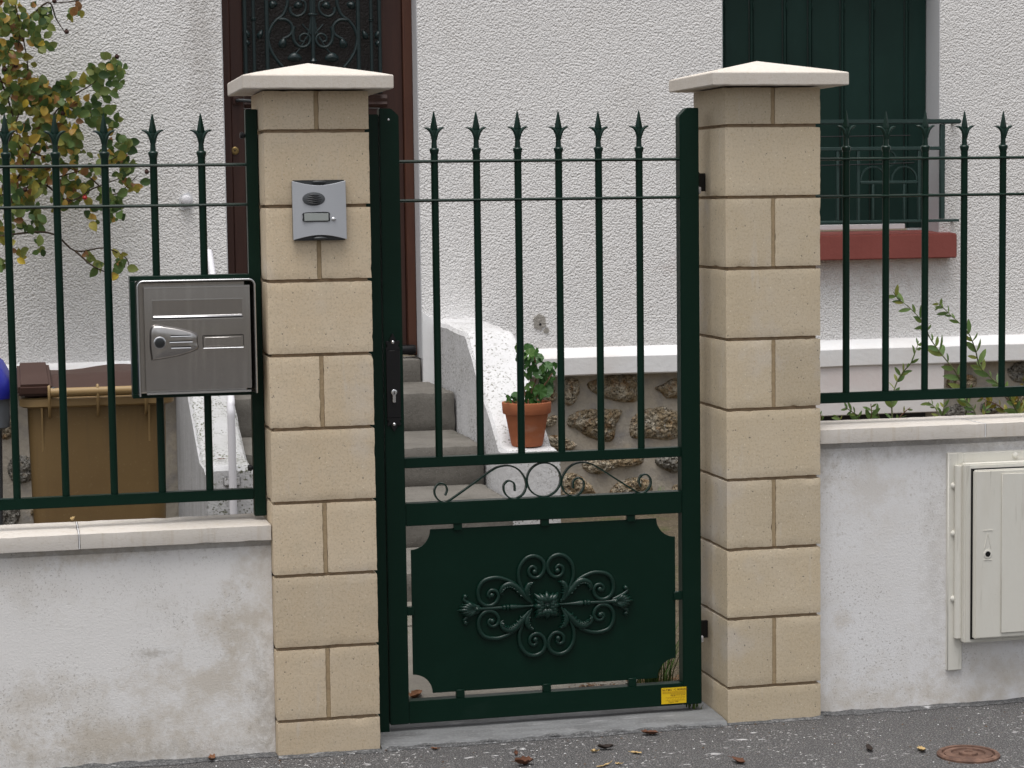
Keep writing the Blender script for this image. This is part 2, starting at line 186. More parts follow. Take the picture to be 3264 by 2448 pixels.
# ------------------------------------------------------------------ mesh helpers
def cr(pts, n=6, closed=False):
    """Catmull-Rom through points of any dimension"""
    P = [Vector(p) for p in pts]; out = []
    m = len(P)
    for i in range(m if closed else m-1):
        if closed: a, b, c, d = P[(i-1) % m], P[i], P[(i+1) % m], P[(i+2) % m]
        else:
            b, c = P[i], P[i+1]; a = P[i-1] if i else b*2-c; d = P[i+2] if i+2 < m else c*2-b
        for k in range(n):
            t = k/n
            out.append(.5*((2*b)+(c-a)*t+(2*a-5*b+4*c-d)*t*t+(3*b-a-3*c+d)*t**3))
    if not closed: out.append(P[-1])
    return out
class MB:
    def __init__(s): s.v = []; s.f = []
    def add(s, v, f):
        o = len(s.v); s.v += [tuple(q) for q in v]; s.f += [tuple(i+o for i in q) for q in f]; return s
    def box(s, x0, x1, y0, y1, z0, z1):
        return s.add([(x0,y0,z0),(x1,y0,z0),(x1,y1,z0),(x0,y1,z0),(x0,y0,z1),(x1,y0,z1),(x1,y1,z1),(x0,y1,z1)],
                     [(0,3,2,1),(4,5,6,7),(0,1,5,4),(1,2,6,5),(2,3,7,6),(3,0,4,7)])
    def prism(s, poly, y0, y1):          # poly in (x,z), counter-clockwise seen from -Y
        n = len(poly)
        return s.add([(x, y0, z) for x, z in poly]+[(x, y1, z) for x, z in poly],
                     [tuple(range(n)), tuple(range(2*n-1, n-1, -1))]+[(i, i+n, (i+1) % n+n, (i+1) % n) for i in range(n)])
    def prismx(s, poly, x0, x1):         # poly in (y,z)
        n = len(poly)
        return s.add([(x0, y, z) for y, z in poly]+[(x1, y, z) for y, z in poly],
                     [tuple(range(n-1, -1, -1)), tuple(range(n, 2*n))]+[(i, (i+1) % n, (i+1) % n+n, i+n) for i in range(n)])
    def tube(s, pts, r, n=8, sx=1, sy=1, cap=True):
        pts = [Vector(p) for p in pts]; m = len(pts)
        if not hasattr(r, '__len__'): r = [r]*m
        elif len(r) != m:
            q = [i/(m-1)*(len(r)-1) for i in range(m)]; r = [r[int(t)]+(r[min(int(t)+1, len(r)-1)]-r[int(t)])*(t-int(t)) for t in q]
        v = []; up = None
        for i in range(m):
            t = (pts[min(i+1, m-1)]-pts[max(i-1, 0)])
            t = t.normalized() if t.length > 1e-9 else Vector((0,0,1))
            if up is None: up = Vector((0,1,0)) if abs(t.y) < .9 else Vector((1,0,0))
            a = (up-t*up.dot(t)).normalized(); b = t.cross(a); up = a
            for k in range(n):
                q = 2*math.pi*k/n; v.append(pts[i]+a*math.cos(q)*r[i]*sx+b*math.sin(q)*r[i]*sy)
        f = [(i*n+k, i*n+(k+1) % n, (i+1)*n+(k+1) % n, (i+1)*n+k) for i in range(m-1) for k in range(n)]
        if cap: f += [tuple(range(n-1, -1, -1)), tuple(range((m-1)*n, m*n))]
        return s.add(v, f)
    def lathe(s, prof, c, axis='z', n=24):   # prof: (radius, height)
        v = []
        for r, h in prof:
            for k in range(n):
                q = 2*math.pi*k/n; a, b = r*math.cos(q), r*math.sin(q)
                v.append({'z': (c[0]+a, c[1]+b, c[2]+h), 'y': (c[0]+a, c[1]-h, c[2]+b), 'x': (c[0]+h, c[1]+a, c[2]+b)}[axis])
        m = len(prof)
        f = [(i*n+k, i*n+(k+1) % n, (i+1)*n+(k+1) % n, (i+1)*n+k) for i in range(m-1) for k in range(n)]
        f += [tuple(range(n-1, -1, -1)), tuple(range((m-1)*n, m*n))]
        return s.add(v, f)
    def ribbon(s, pts2, th, y0, y1):     # flat bar bent in the XZ plane
        P = [Vector(p) for p in pts2]; m = len(P); A = []; B = []
        for i in range(m):
            t = (P[min(i+1, m-1)]-P[max(i-1, 0)]).normalized(); nn = Vector((-t.y, t.x))*th/2
            A.append(P[i]+nn); B.append(P[i]-nn)
        v = []
        for a, b in zip(A, B): v += [(a.x, y0, a.y), (b.x, y0, b.y), (b.x, y1, b.y), (a.x, y1, a.y)]
        f = [(i*4+k, i*4+(k+1) % 4, i*4+4+(k+1) % 4, i*4+4+k) for i in range(m-1) for k in range(4)]
        f += [(3,2,1,0), tuple(range((m-1)*4, m*4))]
        return s.add(v, f)
    def mesh(s, name, bevel=0, seg=1, smooth=True, ang=38):
        me = bpy.data.meshes.new(name); me.from_pydata(s.v, [], s.f); 
        bm = bmesh.new(); bm.from_mesh(me)
        bmesh.ops.recalc_face_normals(bm, faces=bm.faces)
        if bevel:
            ed = [e for e in bm.edges if len(e.link_faces) == 2 and e.calc_face_angle(0) > R(30)]
            bmesh.ops.bevel(bm, geom=ed, offset=bevel, segments=seg, affect='EDGES', clamp_overlap=True)
        bm.to_mesh(me); bm.free()
        if smooth:
            me.polygons.foreach_set('use_smooth', [True]*len(me.polygons)); me.set_sharp_from_angle(angle=R(ang))
        me.update(); return me
def link(name, me, m, parent=None, loc=(0,0,0), rot=None, scale=None):
    o = bpy.data.objects.new(name, me); COL.objects.link(o)
    if m and not me.materials: me.materials.append(m)
    while parent and parent.parent and parent.parent.parent: parent = parent.parent     # never deeper than thing > part > sub-part
    if parent:
        o.parent = parent; base = parent
        off = Vector((0,0,0))
        while base: off += base.location; base = base.parent
        o.location = Vector(loc)-off
    else: o.location = loc
    if rot: o.rotation_euler = rot
    if scale: o.scale = scale if hasattr(scale, '__len__') else (scale,)*3
    return o
def part(name, mb, m, parent=None, bevel=0, seg=1, smooth=True, ang=38, kind=None):
    o = link(name, mb.mesh(name, bevel, seg, smooth, ang), m, parent)
    if kind: o['kind'] = kind
    return o
def tag(o, label, cat, group=None):
    o['label'] = label; o['category'] = cat
    if group: o['group'] = group
    return o
def thing(name, label, cat, loc=(0,0,0), group=None):
    o = bpy.data.objects.new(name, None); COL.objects.link(o); o.location = loc; o.empty_display_size = .05
    return tag(o, label, cat, group)
def struct(name, mb, m, **k):
    o = part(name, mb, m, **k); o['kind'] = 'structure'; return o
def rough_box(x0, x1, y0, y1, z0, z1, cell=.014, b=.0016, chip=.0035, seed=0, faces='flrtb'):
    """stone block with worn, slightly chipped arrises"""
    rn = random.Random(seed)
    nx = max(2, round((x1-x0)/cell)); nz = max(2, round((z1-z0)/cell)); ny = max(2, min(10, round((y1-y0)/(cell*2.2))))
    X = [x0+(x1-x0)*i/nx for i in range(nx+1)]; Y = [y0+(y1-y0)*i/ny for i in range(ny+1)]; Z = [z0+(z1-z0)*i/nz for i in range(nz+1)]
    idx = {}; v = []; f = []
    def V(i, j, k):
        key = (i, j, k)
        if key in idx: return idx[key]
        p = [X[i], Y[j], Z[k]]
        ex = (i == 0)-(i == nx); ey = (j == 0)-(j == ny); ez = (k == 0)-(k == nz)
        if abs(ex)+abs(ey)+abs(ez) >= 2:
            q = Vector(p)*38+Vector((seed, 0, 0)); nz_ = mnoise.noise(q)
            a = b*(.6+.5*rn.random())
            if nz_ > .18: a += chip*(nz_-.18)*2.2*rn.random()
            p[0] += ex*a; p[1] += ey*a; p[2] += ez*a
        else:
            w = mnoise.noise(Vector(p)*9+Vector((seed*3.1, 0, 0)))*.0007
            p[0] += ex*w; p[1] += ey*w; p[2] += ez*w
        idx[key] = len(v); v.append(tuple(p)); return idx[key]
    for i in range(nx):
        for k in range(nz):
            f.append((V(i,0,k), V(i+1,0,k), V(i+1,0,k+1), V(i,0,k+1)))
    for j in range(ny):
        for k in range(nz):
            f.append((V(0,j,k), V(0,j,k+1), V(0,j+1,k+1), V(0,j+1,k))); f.append((V(nx,j,k), V(nx,j+1,k), V(nx,j+1,k+1), V(nx,j,k+1)))
    for i in range(nx):
        for j in range(ny):
            f.append((V(i,j,0), V(i,j+1,0), V(i+1,j+1,0), V(i+1,j,0))); f.append((V(i,j,nz), V(i+1,j,nz), V(i+1,j+1,nz), V(i,j+1,nz)))
    f.append(tuple(V(i,ny,0) for i in range(nx+1))+tuple(V(nx,ny,k) for k in range(1, nz+1))+tuple(V(i,ny,nz) for i in range(nx-1, -1, -1))+tuple(V(0,ny,k) for k in range(nz-1, 0, -1)))
    mb = MB(); mb.add(v, f); return mb
# ------------------------------------------------------------------ measured outlines (metres, x and z in the plane of the piece)
GATE_S = [(0.5043, 0.679), (0.51, 0.6964), (0.5012, 0.7114), (0.4856, 0.713), (0.4742, 0.698), (0.4765, 0.678), (0.4906, 0.6632), (0.5094, 0.6614), (0.5402, 0.6796), (0.5857, 0.7095), (0.6313, 0.74), (0.6587, 0.7535), (0.6904, 0.7558), (0.7175, 0.743), (0.7354, 0.7177), (0.7388, 0.693), (0.728, 0.6711), (0.7051, 0.6606), (0.6869, 0.6663), (0.6749, 0.6824), (0.6743, 0.7017), (0.6876, 0.7127), (0.7034, 0.7048), (0.7058, 0.6833)]
STONES = [[(1.9037, 0.6257), (1.9516, 0.6371), (1.9993, 0.6278), (2.0067, 0.5707), (1.9822, 0.5199), (1.9501, 0.5004), (1.9184, 0.5221), (1.9005, 0.5743)], [(2.0418, 0.6109), (2.09, 0.63), (2.1758, 0.6454), (2.2618, 0.6452), (2.3101, 0.6281), (2.3038, 0.5191), (2.2498, 0.508), (2.196, 0.5124), (2.1425, 0.5299), (2.0839, 0.5552), (2.0521, 0.5795)], [(2.3854, 0.5788), (2.4288, 0.593), (2.4834, 0.6225), (2.5377, 0.6051), (2.5592, 0.5626), (2.5371, 0.5215), (2.4446, 0.5247), (2.4177, 0.5517)], [(1.9387, 0.4336), (1.9603, 0.4638), (2.0244, 0.4822), (2.0885, 0.4851), (2.2118, 0.4755), (2.217, 0.4493), (2.1895, 0.3931), (2.1838, 0.3517), (2.1566, 0.3163), (2.055, 0.3411), (1.9966, 0.3796), (1.9437, 0.4075)], [(2.2541, 0.3907), (2.2707, 0.437), (2.3467, 0.4785), (2.3792, 0.4748), (2.4226, 0.4837), (2.4986, 0.4601), (2.5583, 0.416), (2.5524, 0.3533), (2.4812, 0.3167), (2.4268, 0.3162), (2.3509, 0.327), (2.2644, 0.333)], [(1.8133, 0.5875), (1.8664, 0.6064), (1.8848, 0.5903), (1.8814, 0.5337), (1.8548, 0.5218), (1.8126, 0.531)], [(1.8166, 0.4277), (1.8647, 0.4595), (1.8882, 0.4354), (1.8694, 0.4103), (1.8375, 0.4012)], [(1.8105, 0.3557), (1.8741, 0.3636), (1.9377, 0.3456), (1.98, 0.3207), (1.969, 0.2874), (1.8944, 0.28), (1.8312, 0.3188)], [(2.0109, 0.2182), (2.0433, 0.248), (2.1345, 0.2599), (2.3178, 0.2473), (2.3174, 0.2002), (2.2147, 0.1993), (2.1552, 0.1757), (2.1067, 0.1621), (2.0532, 0.1696), (2.016, 0.192)], [(2.3826, 0.2132), (2.4099, 0.2383), (2.4971, 0.2453), (2.557, 0.2113), (2.5513, 0.1694), (2.4747, 0.1543), (2.4095, 0.1806)], [(1.9036, 0.1552), (1.9464, 0.1741), (1.9996, 0.1615), (2.0632, 0.1014), (2.0761, 0.0539), (1.9982, 0.0366), (1.9077, 0.0563)], [(2.1543, 0.0817), (2.2086, 0.1264), (2.2952, 0.1383), (2.3601, 0.1146), (2.3704, 0.0511), (2.2673, 0.04), (2.1648, 0.0551)], [(2.4742, 0.0833), (2.518, 0.0972), (2.5561, 0.0639), (2.5285, 0.0335), (2.4794, 0.0462)]]
STONES_R = [[(3.9269, 0.5527), (3.9526, 0.5807), (4.0043, 0.5887), (4.077, 0.5864), (4.1032, 0.5566), (4.0878, 0.5233), (4.0047, 0.5164), (3.9322, 0.5285)], [(4.2647, 0.6191), (4.35, 0.6504), (4.4539, 0.6375), (4.4652, 0.5594), (4.402, 0.5372), (4.2967, 0.5455)], [(3.9172, 0.4183), (4.0155, 0.4437), (4.0885, 0.417), (4.0783, 0.369), (3.9329, 0.3743)], [(4.1196, 0.4353), (4.1927, 0.4472), (4.2348, 0.4118), (4.1931, 0.3794), (4.1304, 0.3865)], [(4.2498, 0.5131), (4.3391, 0.5004), (4.3711, 0.4556), (4.324, 0.4232), (4.266, 0.4495)]]
ORN_SIDE = [(0.0425, 0.0077), (0.0619, 0.0325), (0.0797, 0.0545), (0.1035, 0.0733), (0.139, 0.0867), (0.1744, 0.0833), (0.1926, 0.0685), (0.1992, 0.045), (0.1945, 0.0236), (0.1796, 0.01), (0.1603, 0.0085), (0.1456, 0.0191), (0.1399, 0.0353), (0.1474, 0.0493), (0.1622, 0.0514), (0.1704, 0.0408), (0.165, 0.0325), (0.1591, 0.0371)]
ORN_TOP = [(0.0425, 0.0105), (0.0589, 0.0298), (0.0724, 0.0549), (0.0806, 0.0832), (0.0769, 0.1135), (0.0601, 0.1359), (0.0382, 0.1436), (0.0168, 0.1367), (0.0052, 0.1187), (0.0076, 0.0971), (0.0214, 0.0821), (0.0384, 0.082), (0.0496, 0.0929), (0.0486, 0.1078), (0.0379, 0.1136), (0.0296, 0.106), (0.0333, 0.0978)]
ORN_LEAF1 = [(0.0499, 0.013), (0.0707, 0.0377), (0.0915, 0.0596), (0.1093, 0.0658), (0.1269, 0.0591), (0.1341, 0.0443), (0.1266, 0.0361)]
ORN_LEAF2 = [(0.047, 0.016), (0.056, 0.0328), (0.0576, 0.0471), (0.051, 0.0618), (0.0432, 0.068)]
ORN_CURL = [(0.1973, 0.0061), (0.2152, 0.0124), (0.2301, 0.0202), (0.2406, 0.0297), (0.2362, 0.0372)]
GRILLE = {'BIG': [(-0.1449, 2.3706), (-0.1718, 2.3557), (-0.1965, 2.323), (-0.2108, 2.2757), (-0.2014, 2.2232), (-0.1759, 2.1759), (-0.1448, 2.1391)], 'IN': [(-0.1611, 2.361), (-0.1292, 2.3602), (-0.104, 2.3419), (-0.0955, 2.3157), (-0.104, 2.292), (-0.123, 2.2787), (-0.1418, 2.2707)], 'SP': [(-0.0872, 2.3289), (-0.0944, 2.292), (-0.0862, 2.2552), (-0.0626, 2.2342), (-0.0331, 2.2369), (-0.0155, 2.2581), (-0.0188, 2.2829), (-0.0399, 2.2949), (-0.0605, 2.2827), (-0.062, 2.2632), (-0.0461, 2.258)], 'STEM': [(-0.0323, 2.2765), (-0.0517, 2.2421), (-0.071, 2.2157), (-0.0836, 2.2025)], 'UP': [(-0.1211, 2.4809), (-0.1165, 2.4495), (-0.1215, 2.418), (-0.1393, 2.3811), (-0.1718, 2.3573)], 'USP': [(-0.1066, 2.4181), (-0.1018, 2.3919), (-0.0782, 2.3762), (-0.0486, 2.3843), (-0.0321, 2.4081), (-0.0341, 2.4396), (-0.0525, 2.45)], 'TW': [(-0.0496, 2.3396), (-0.034, 2.3213), (-0.0209, 2.3082), (-0.0105, 2.2924)], 'TW2': [(-0.0324, 2.2686), (-0.0153, 2.3187), (-0.0131, 2.3451)]}
GLEAF = {'L1': (-0.1422, 2.2523, 0.0161, 0.0226, -20), 'L2': (-0.186, 2.4306, 0.0183, 0.0161, 35), 'L3': (-0.0663, 2.4289, 0.0183, 0.0151, 10), 'L4': (-0.3084, 2.2936, 0.0108, 0.0183, 15), 'L5': (-0.2476, 2.2913, 0.0118, 0.0194, -25), 'L6': (-0.3094, 2.2517, 0.0108, 0.014, 10), 'T': (-0.0877, 2.1867, 0.028, 0.0194, 0)}
WEEDS = [[(2.3403, 0.7824), (2.3332, 0.8562), (2.2867, 0.9342), (2.2603, 0.9716), (2.2339, 1.015), (2.2108, 1.0491), (2.1879, 1.08), (2.1585, 1.1141), (2.1259, 1.1512), (2.1031, 1.1728), (2.0853, 1.1959)], [(2.4797, 0.7773), (2.4191, 0.8748), (2.3824, 0.9159), (2.3492, 0.9536), (2.3258, 1.0093), (2.2926, 1.062), (2.2662, 1.0931), (2.2465, 1.1179), (2.2169, 1.1489), (2.1973, 1.1585)], [(2.0524, 0.7808), (2.0587, 0.8504), (2.0812, 0.9013), (2.1006, 0.9401), (2.1167, 0.9699), (2.1296, 1.0028), (2.1522, 1.0386)], [(1.9426, 0.7848), (1.9233, 0.8098), (1.8976, 0.8258), (1.8736, 0.8417)], [(1.9764, 0.7836), (1.9747, 0.814), (1.9715, 0.8474)], [(2.2185, 0.7869), (2.2249, 0.8202), (2.2346, 0.8474)], [(2.2054, 0.7873), (2.1987, 0.8212), (2.1823, 0.8431)], [(2.4814, 0.7772), (2.4195, 0.8256), (2.373, 0.8457)], [(2.483, 0.7772), (2.5204, 0.8252), (2.5526, 0.8487)], [(2.4847, 0.7771), (2.4727, 0.8207), (2.4492, 0.8461)], [(1.84, 0.7826), (1.8304, 0.8011), (1.824, 0.8134)], [(1.8656, 0.7816), (1.8624, 0.7999), (1.8592, 0.8106)], [(2.3386, 0.7825), (2.3269, 0.8197), (2.3102, 0.8478)], [(2.3436, 0.7823), (2.3599, 0.8185), (2.3664, 0.8428)], [(2.5198, 0.7758), (2.536, 0.8339), (2.5198, 0.8961)], [(2.041, 0.7812), (2.0264, 0.8121), (2.007, 0.8158)], [(2.0556, 0.7807), (2.0685, 0.8136), (2.0879, 0.8342)]]
ROSE = [(-0.6517, 2.3577, 0.071, 9, 2), (-0.5999, 2.3176, 0.064, 9, 1), (-0.661, 2.2767, 0.071, 9, 0), (-0.5259, 2.3383, 0.05, 7, 0), (-0.6433, 2.2093, 0.064, 9, 2), (-0.6588, 2.1417, 0.057, 8, 1), (-0.5619, 2.257, 0.036, 4, 0), (-0.5229, 2.2233, 0.031, 4, 0), (-0.5037, 2.1963, 0.021, 2, 0), (-0.4861, 2.3318, 0.029, 4, 0), (-0.3918, 2.346, 0.023, 2, 1), (-0.351, 2.3598, 0.02, 2, 1), (-0.6069, 2.1011, 0.057, 8, 2), (-0.6358, 2.0334, 0.064, 9, 2), (-0.5905, 1.9926, 0.05, 7, 1), (-0.6717, 1.9521, 0.064, 9, 0), (-0.5432, 2.0061, 0.05, 7, 1), (-0.5312, 1.9653, 0.05, 7, 0), (-0.4905, 1.9788, 0.057, 8, 2), (-0.573, 1.911, 0.064, 9, 1), (-0.4931, 1.897, 0.057, 9, 1), (-0.4162, 1.9923, 0.04, 6, 0), (-0.4039, 1.9513, 0.036, 5, 0), (-0.3743, 2.04, 0.031, 5, 1), (-0.2858, 2.0604, 0.04, 7, 0), (-0.2577, 2.0946, 0.031, 5, 0), (-0.2094, 2.122, 0.036, 5, 0), (-0.1828, 2.1015, 0.026, 4, 0), (-0.2467, 2.0057, 0.031, 5, 0), (-0.1846, 2.0399, 0.026, 4, 0), (-0.3102, 1.9237, 0.04, 6, 0), (-0.2913, 1.8756, 0.031, 4, 0), (-0.2424, 1.9234, 0.026, 3, 0), (-0.21, 1.8684, 0.029, 4, 0), (-0.3567, 1.9512, 0.036, 5, 1), (-0.4271, 1.8558, 0.057, 8, 1), (-0.5091, 1.8152, 0.064, 9, 2), (-0.6167, 1.8022, 0.071, 9, 1), (-0.6714, 1.7618, 0.064, 8, 2), (-0.5658, 1.72, 0.064, 9, 1), (-0.4575, 1.7465, 0.057, 8, 2), (-0.3887, 1.7871, 0.05, 7, 1), (-0.357, 1.7183, 0.043, 5, 1), (-0.1929, 1.7513, 0.04, 6, 0), (-0.1447, 1.7648, 0.029, 4, 0), (-0.1602, 1.7028, 0.036, 6, 0), (-0.228, 1.7172, 0.04, 6, 1), (-0.1758, 1.6339, 0.036, 6, 0), (-0.1223, 1.5918, 0.026, 4, 1), (-0.2977, 1.6627, 0.043, 6, 2), (-0.3934, 1.6362, 0.057, 8, 1), (-0.5013, 1.6373, 0.064, 9, 2), (-0.622, 1.6386, 0.071, 9, 1), (-0.6781, 1.5572, 0.064, 8, 0), (-0.5715, 1.5422, 0.064, 8, 2), (-0.4369, 1.5405, 0.05, 7, 1), (-0.3544, 1.5807, 0.043, 6, 1), (-0.2328, 1.5517, 0.04, 6, 0), (-0.1931, 1.5097, 0.031, 5, 0), (-0.5477, 1.4458, 0.05, 6, 0), (-0.6416, 1.4472, 0.057, 7, 0), (-0.317, 1.4699, 0.036, 4, 2), (-0.2152, 1.4546, 0.026, 3, 0), (-0.6845, 1.3657, 0.043, 4, 1), (-0.6332, 1.2961, 0.02, 2, 1), (-0.7086, 1.2426, 0.026, 3, 1), (-0.5449, 1.322, 0.02, 2, 0), (-0.3298, 1.2696, 0.017, 2, 1), (-0.2829, 1.2409, 0.023, 3, 0), (-0.1999, 1.274, 0.02, 2, 1), (-0.1737, 1.2318, 0.02, 2, 0), (-0.216, 1.1909, 0.014, 1, 1)]
CANES = [[(-0.7979, 1.1751), (-0.7307, 1.5853), (-0.6424, 1.8303), (-0.568, 2.0616), (-0.5998, 2.3193), (-0.6477, 2.4808)], [(-0.762, 1.4489), (-0.6219, 1.6388), (-0.5222, 1.8159), (-0.4237, 1.9523), (-0.2994, 2.0342), (-0.2157, 2.1096), (-0.1872, 2.1508)], [(-0.7858, 1.5313), (-0.5969, 1.5837), (-0.4334, 1.6369), (-0.2552, 1.6902), (-0.1302, 1.7583)], [(-0.7701, 1.9939), (-0.6335, 2.1024), (-0.5877, 2.2787), (-0.5045, 2.3741)], [(-0.6011, 2.2787), (-0.4773, 2.3878), (-0.4392, 2.3203), (-0.4007, 2.2593)], [(-0.5647, 1.7478), (-0.4588, 1.6921), (-0.3249, 1.6357), (-0.2183, 1.5516), (-0.1062, 1.6335)], [(-0.4237, 1.9523), (-0.3302, 1.9109), (-0.2481, 1.9312)], [(-0.7914, 1.3672), (-0.5088, 1.3899), (-0.3894, 1.3049), (-0.2662, 1.3165), (-0.1715, 1.273), (-0.1524, 1.2169)], [(-0.3894, 1.3049), (-0.3097, 1.234), (-0.2082, 1.1901)], [(-0.5022, 1.5964), (-0.4097, 1.5264), (-0.2994, 1.5802), (-0.175, 1.6273)], [(-0.2334, 2.4306), (-0.3561, 2.3956), (-0.4504, 2.3907)], [(-0.7125, 2.1294), (-0.6518, 1.9529), (-0.617, 1.7892), (-0.5834, 1.5836)]]
HIPS = [(-0.399, 2.2589), (-0.1864, 2.1522), (-0.3428, 1.5392), (-0.0711, 1.6491), (-0.426, 1.9068), (-0.6669, 2.0972), (-0.6199, 2.1134), (-0.4471, 2.3911), (-0.5974, 1.5766)]
# ================================================================== SETTING
def sheet(name, x0, x1, y0, y1, z, m, n=1):
    mb = MB(); v = []; f = []
    for i in range(n+1):
        for j in range(n+1): v.append((x0+(x1-x0)*i/n, y0+(y1-y0)*j/n, z))
    for i in range(n):
        for j in range(n): f.append((i*(n+1)+j, (i+1)*(n+1)+j, (i+1)*(n+1)+j+1, i*(n+1)+j+1))
    mb.add(v, f); return struct(name, mb, m, smooth=False)
sheet('ground', -120, 120, -120, 120, -.03, SOIL)
sheet('pavement', -30, 30, -4.0, .06, 0, ASPH)
mb = MB().box(-30, 30, -4.15, -4.0, -.12, -.002); struct('kerb', mb, CONC)
sheet('road', -60, 60, -12, -4.15, -.015, ASPH)
# garden ground with a gentle unevenness
mb = MB(); v = []; f = []; nx, ny = 90, 56
for i in range(nx+1):
    for j in range(ny+1):
        x = -3+9*i/nx; y = .1+4.6*j/ny
        z = .004+.02*mnoise.noise(Vector((x*1.7, y*1.7, 0)))+.010*mnoise.noise(Vector((x*7, y*7, 3)))
        if .25 < x < 1.5 and y < 2.6: z -= .02
        v.append((x, y, z))
for i in range(nx):
    for j in range(ny): a = i*(ny+1)+j; f.append((a, a+ny+1, a+ny+2, a+1))
mb.add(v, f); struct('garden_ground', mb, SOIL)
# raised planting bed behind the right-hand wall
mb = MB(); v = []; f = []; nx, ny = 50, 16
for i in range(nx+1):
    for j in range(ny+1):
        x = 1.75+3*i/nx; y = .26+1.0*j/ny; e = min(1, (1.0-j/ny)*4, (i/nx)*8)
        v.append((x, y, (.60+.03*mnoise.noise(Vector((x*5, y*5, 1))))*e))
for i in range(nx):
    for j in range(ny): a = i*(ny+1)+j; f.append((a, a+ny+1, a+ny+2, a+1))
mb.add(v, f); struct('planting_bed', mb, SOIL)
# garden path of concrete slabs
pth = bpy.data.objects.new('garden_path', None); COL.objects.link(pth); pth['kind'] = 'structure'; pth.location = (.8, .3, 0)
yy = .262
for k, (d, x1) in enumerate(((.20, 1.24), (.52, 1.20), (.62, 1.22), (.58, 1.20), (.5, 1.22))):
    if k == 0: part('paving_slab', rough_box(.46, 1.20, yy, yy+d-.012, -.03, .012, .03, .004, .008, k), PATH, pth)
    else: part('paving_slab', rough_box(.32, x1, yy, yy+d-.012, -.03, .014+.004*(k % 2), .04, .004, .008, k), PATH, pth)
    yy += d
# cement threshold under the gate
mb = MB(); v = []; f = []; nx, ny = 60, 10
for i in range(nx+1):
    for j in range(ny+1):
        x = .2856+1.0*i/nx*1.002; t = j/ny; y = -.012+.268*t
        z = .013+.006*t
        if j == 0: z = -.004; y += .010*mnoise.noise(Vector((x*9, 0, 5)))
        elif j == 1: z = .010; y = .0+.012*mnoise.noise(Vector((x*9, 0, 5)))
        z += .0015*mnoise.noise(Vector((x*6, y*14, 2)))
        v.append((x, y, z))
for i in range(nx):
    for j in range(ny): a = i*(ny+1)+j; f.append((a, a+ny+1, a+ny+2, a+1))
mb.add(v, f); struct('threshold', mb, THRESH)

def fillet(name, x0, x1, yb, wid, seed):
    v = []; f = []; n = int((x1-x0)/.012)
    for i in range(n+1):
        x = x0+(x1-x0)*i/n; w = wid*(.55+.75*abs(mnoise.noise(Vector((x*5, seed, 0))))+.35*mnoise.noise(Vector((x*21, seed, 1)))); h = .004+.012*abs(mnoise.noise(Vector((x*11, seed, 2))))+.004*abs(mnoise.noise(Vector((x*40, seed, 2))))
        v += [(x, yb+.012, h), (x, yb-.006, h*.8), (x, yb-w*.5, .0055), (x, yb-w, .0012)]
    for i in range(n):
        for k in range(3): a = i*4+k; f.append((a, a+4, a+5, a+1))
    struct(name, MB().add(v, f), CEMD)
fillet('cement_fillet', -1.2, .0, .038, .055, 1); fillet('cement_fillet', 0.0, .284, .0, .05, 2); fillet('cement_fillet', .30, 1.27, -.012, .018, 5); fillet('cement_fillet', 1.288, 1.578, .0, .03, 3); fillet('cement_fillet', 1.579, 2.6, .038, .05, 4)

# ================================================================== HOUSE
HY = 4.25
house = thing('house', 'white roughcast house with rubble base, dark wooden door and green shuttered window', 'house', (2, HY, 0))
ZB = .775
mb = MB()
mb.box(-5, .31, HY, HY+.4, ZB, 5.2); mb.box(1.228, 2.735, HY, HY+.4, ZB, 5.2); mb.box(3.88, 8, HY, HY+.4, ZB, 5.2)
mb.box(.31, 1.228, HY, HY+.4, 2.95, 5.2); mb.box(2.735, 3.88, HY, HY+.4, ZB, 1.30); mb.box(2.735, 3.88, HY, HY+.4, 2.80, 5.2)
part('roughcast_wall', mb, ROUGH, house, smooth=False)
for xa in (1.2245, .3105): part('door_reveal', MB().box(xa, xa+.003, HY-.001, HY+.19, .756, 2.95), REVEAL, house, smooth=False)
for xa in (3.8765, 2.7355): part('window_reveal', MB().box(xa, xa+.003, HY-.001, HY+.19, 1.31, 2.80), REVEAL, house, smooth=False)
# smooth plaster band at the foot of the wall right of the door
mb = MB(); mb.prism([(1.228, .62), (1.30, .62), (1.30, .93), (1.228, .98)], HY-.006, HY+.05); part('smooth_plaster_patch', mb, SMOOTHW, house)
def band(x0, x1):
    mb = MB(); n = max(6, int((x1-x0)*14)); v = []; f = []
    prof = [(HY+.02, .798), (HY-.062, .752), (HY-.070, .742), (HY-.070, .662), (HY-.062, .655), (HY+.02, .655)]
    for i in range(n+1):
        x = x0+(x1-x0)*i/n; w = .003*mnoise.noise(Vector((x*3, 1, 1)))
        for y, z in prof: v.append((x, y+w, z+w))
    m = len(prof)
    for i in range(n):
        for k in range(m): f.append((i*m+k, i*m+(k+1) % m, (i+1)*m+(k+1) % m, (i+1)*m+k))
    f += [tuple(range(m-1, -1, -1)), tuple(range(n*m, n*m+m))]
    return mb.add(v, f)
part('plinth_band', band(1.512, 8), SMOOTHW, house); part('plinth_band', band(-5, .055), SMOOTHW, house)
mb = MB().box(-5, .30, HY+.02, HY+.4, -.2, .70); mb.box(1.30, 8, HY+.02, HY+.4, -.2, .70); mb.box(.30, 1.30, HY+.2, HY+.4, -.2, .74); part('rubble_base_wall', mb, POINT, house, smooth=False)
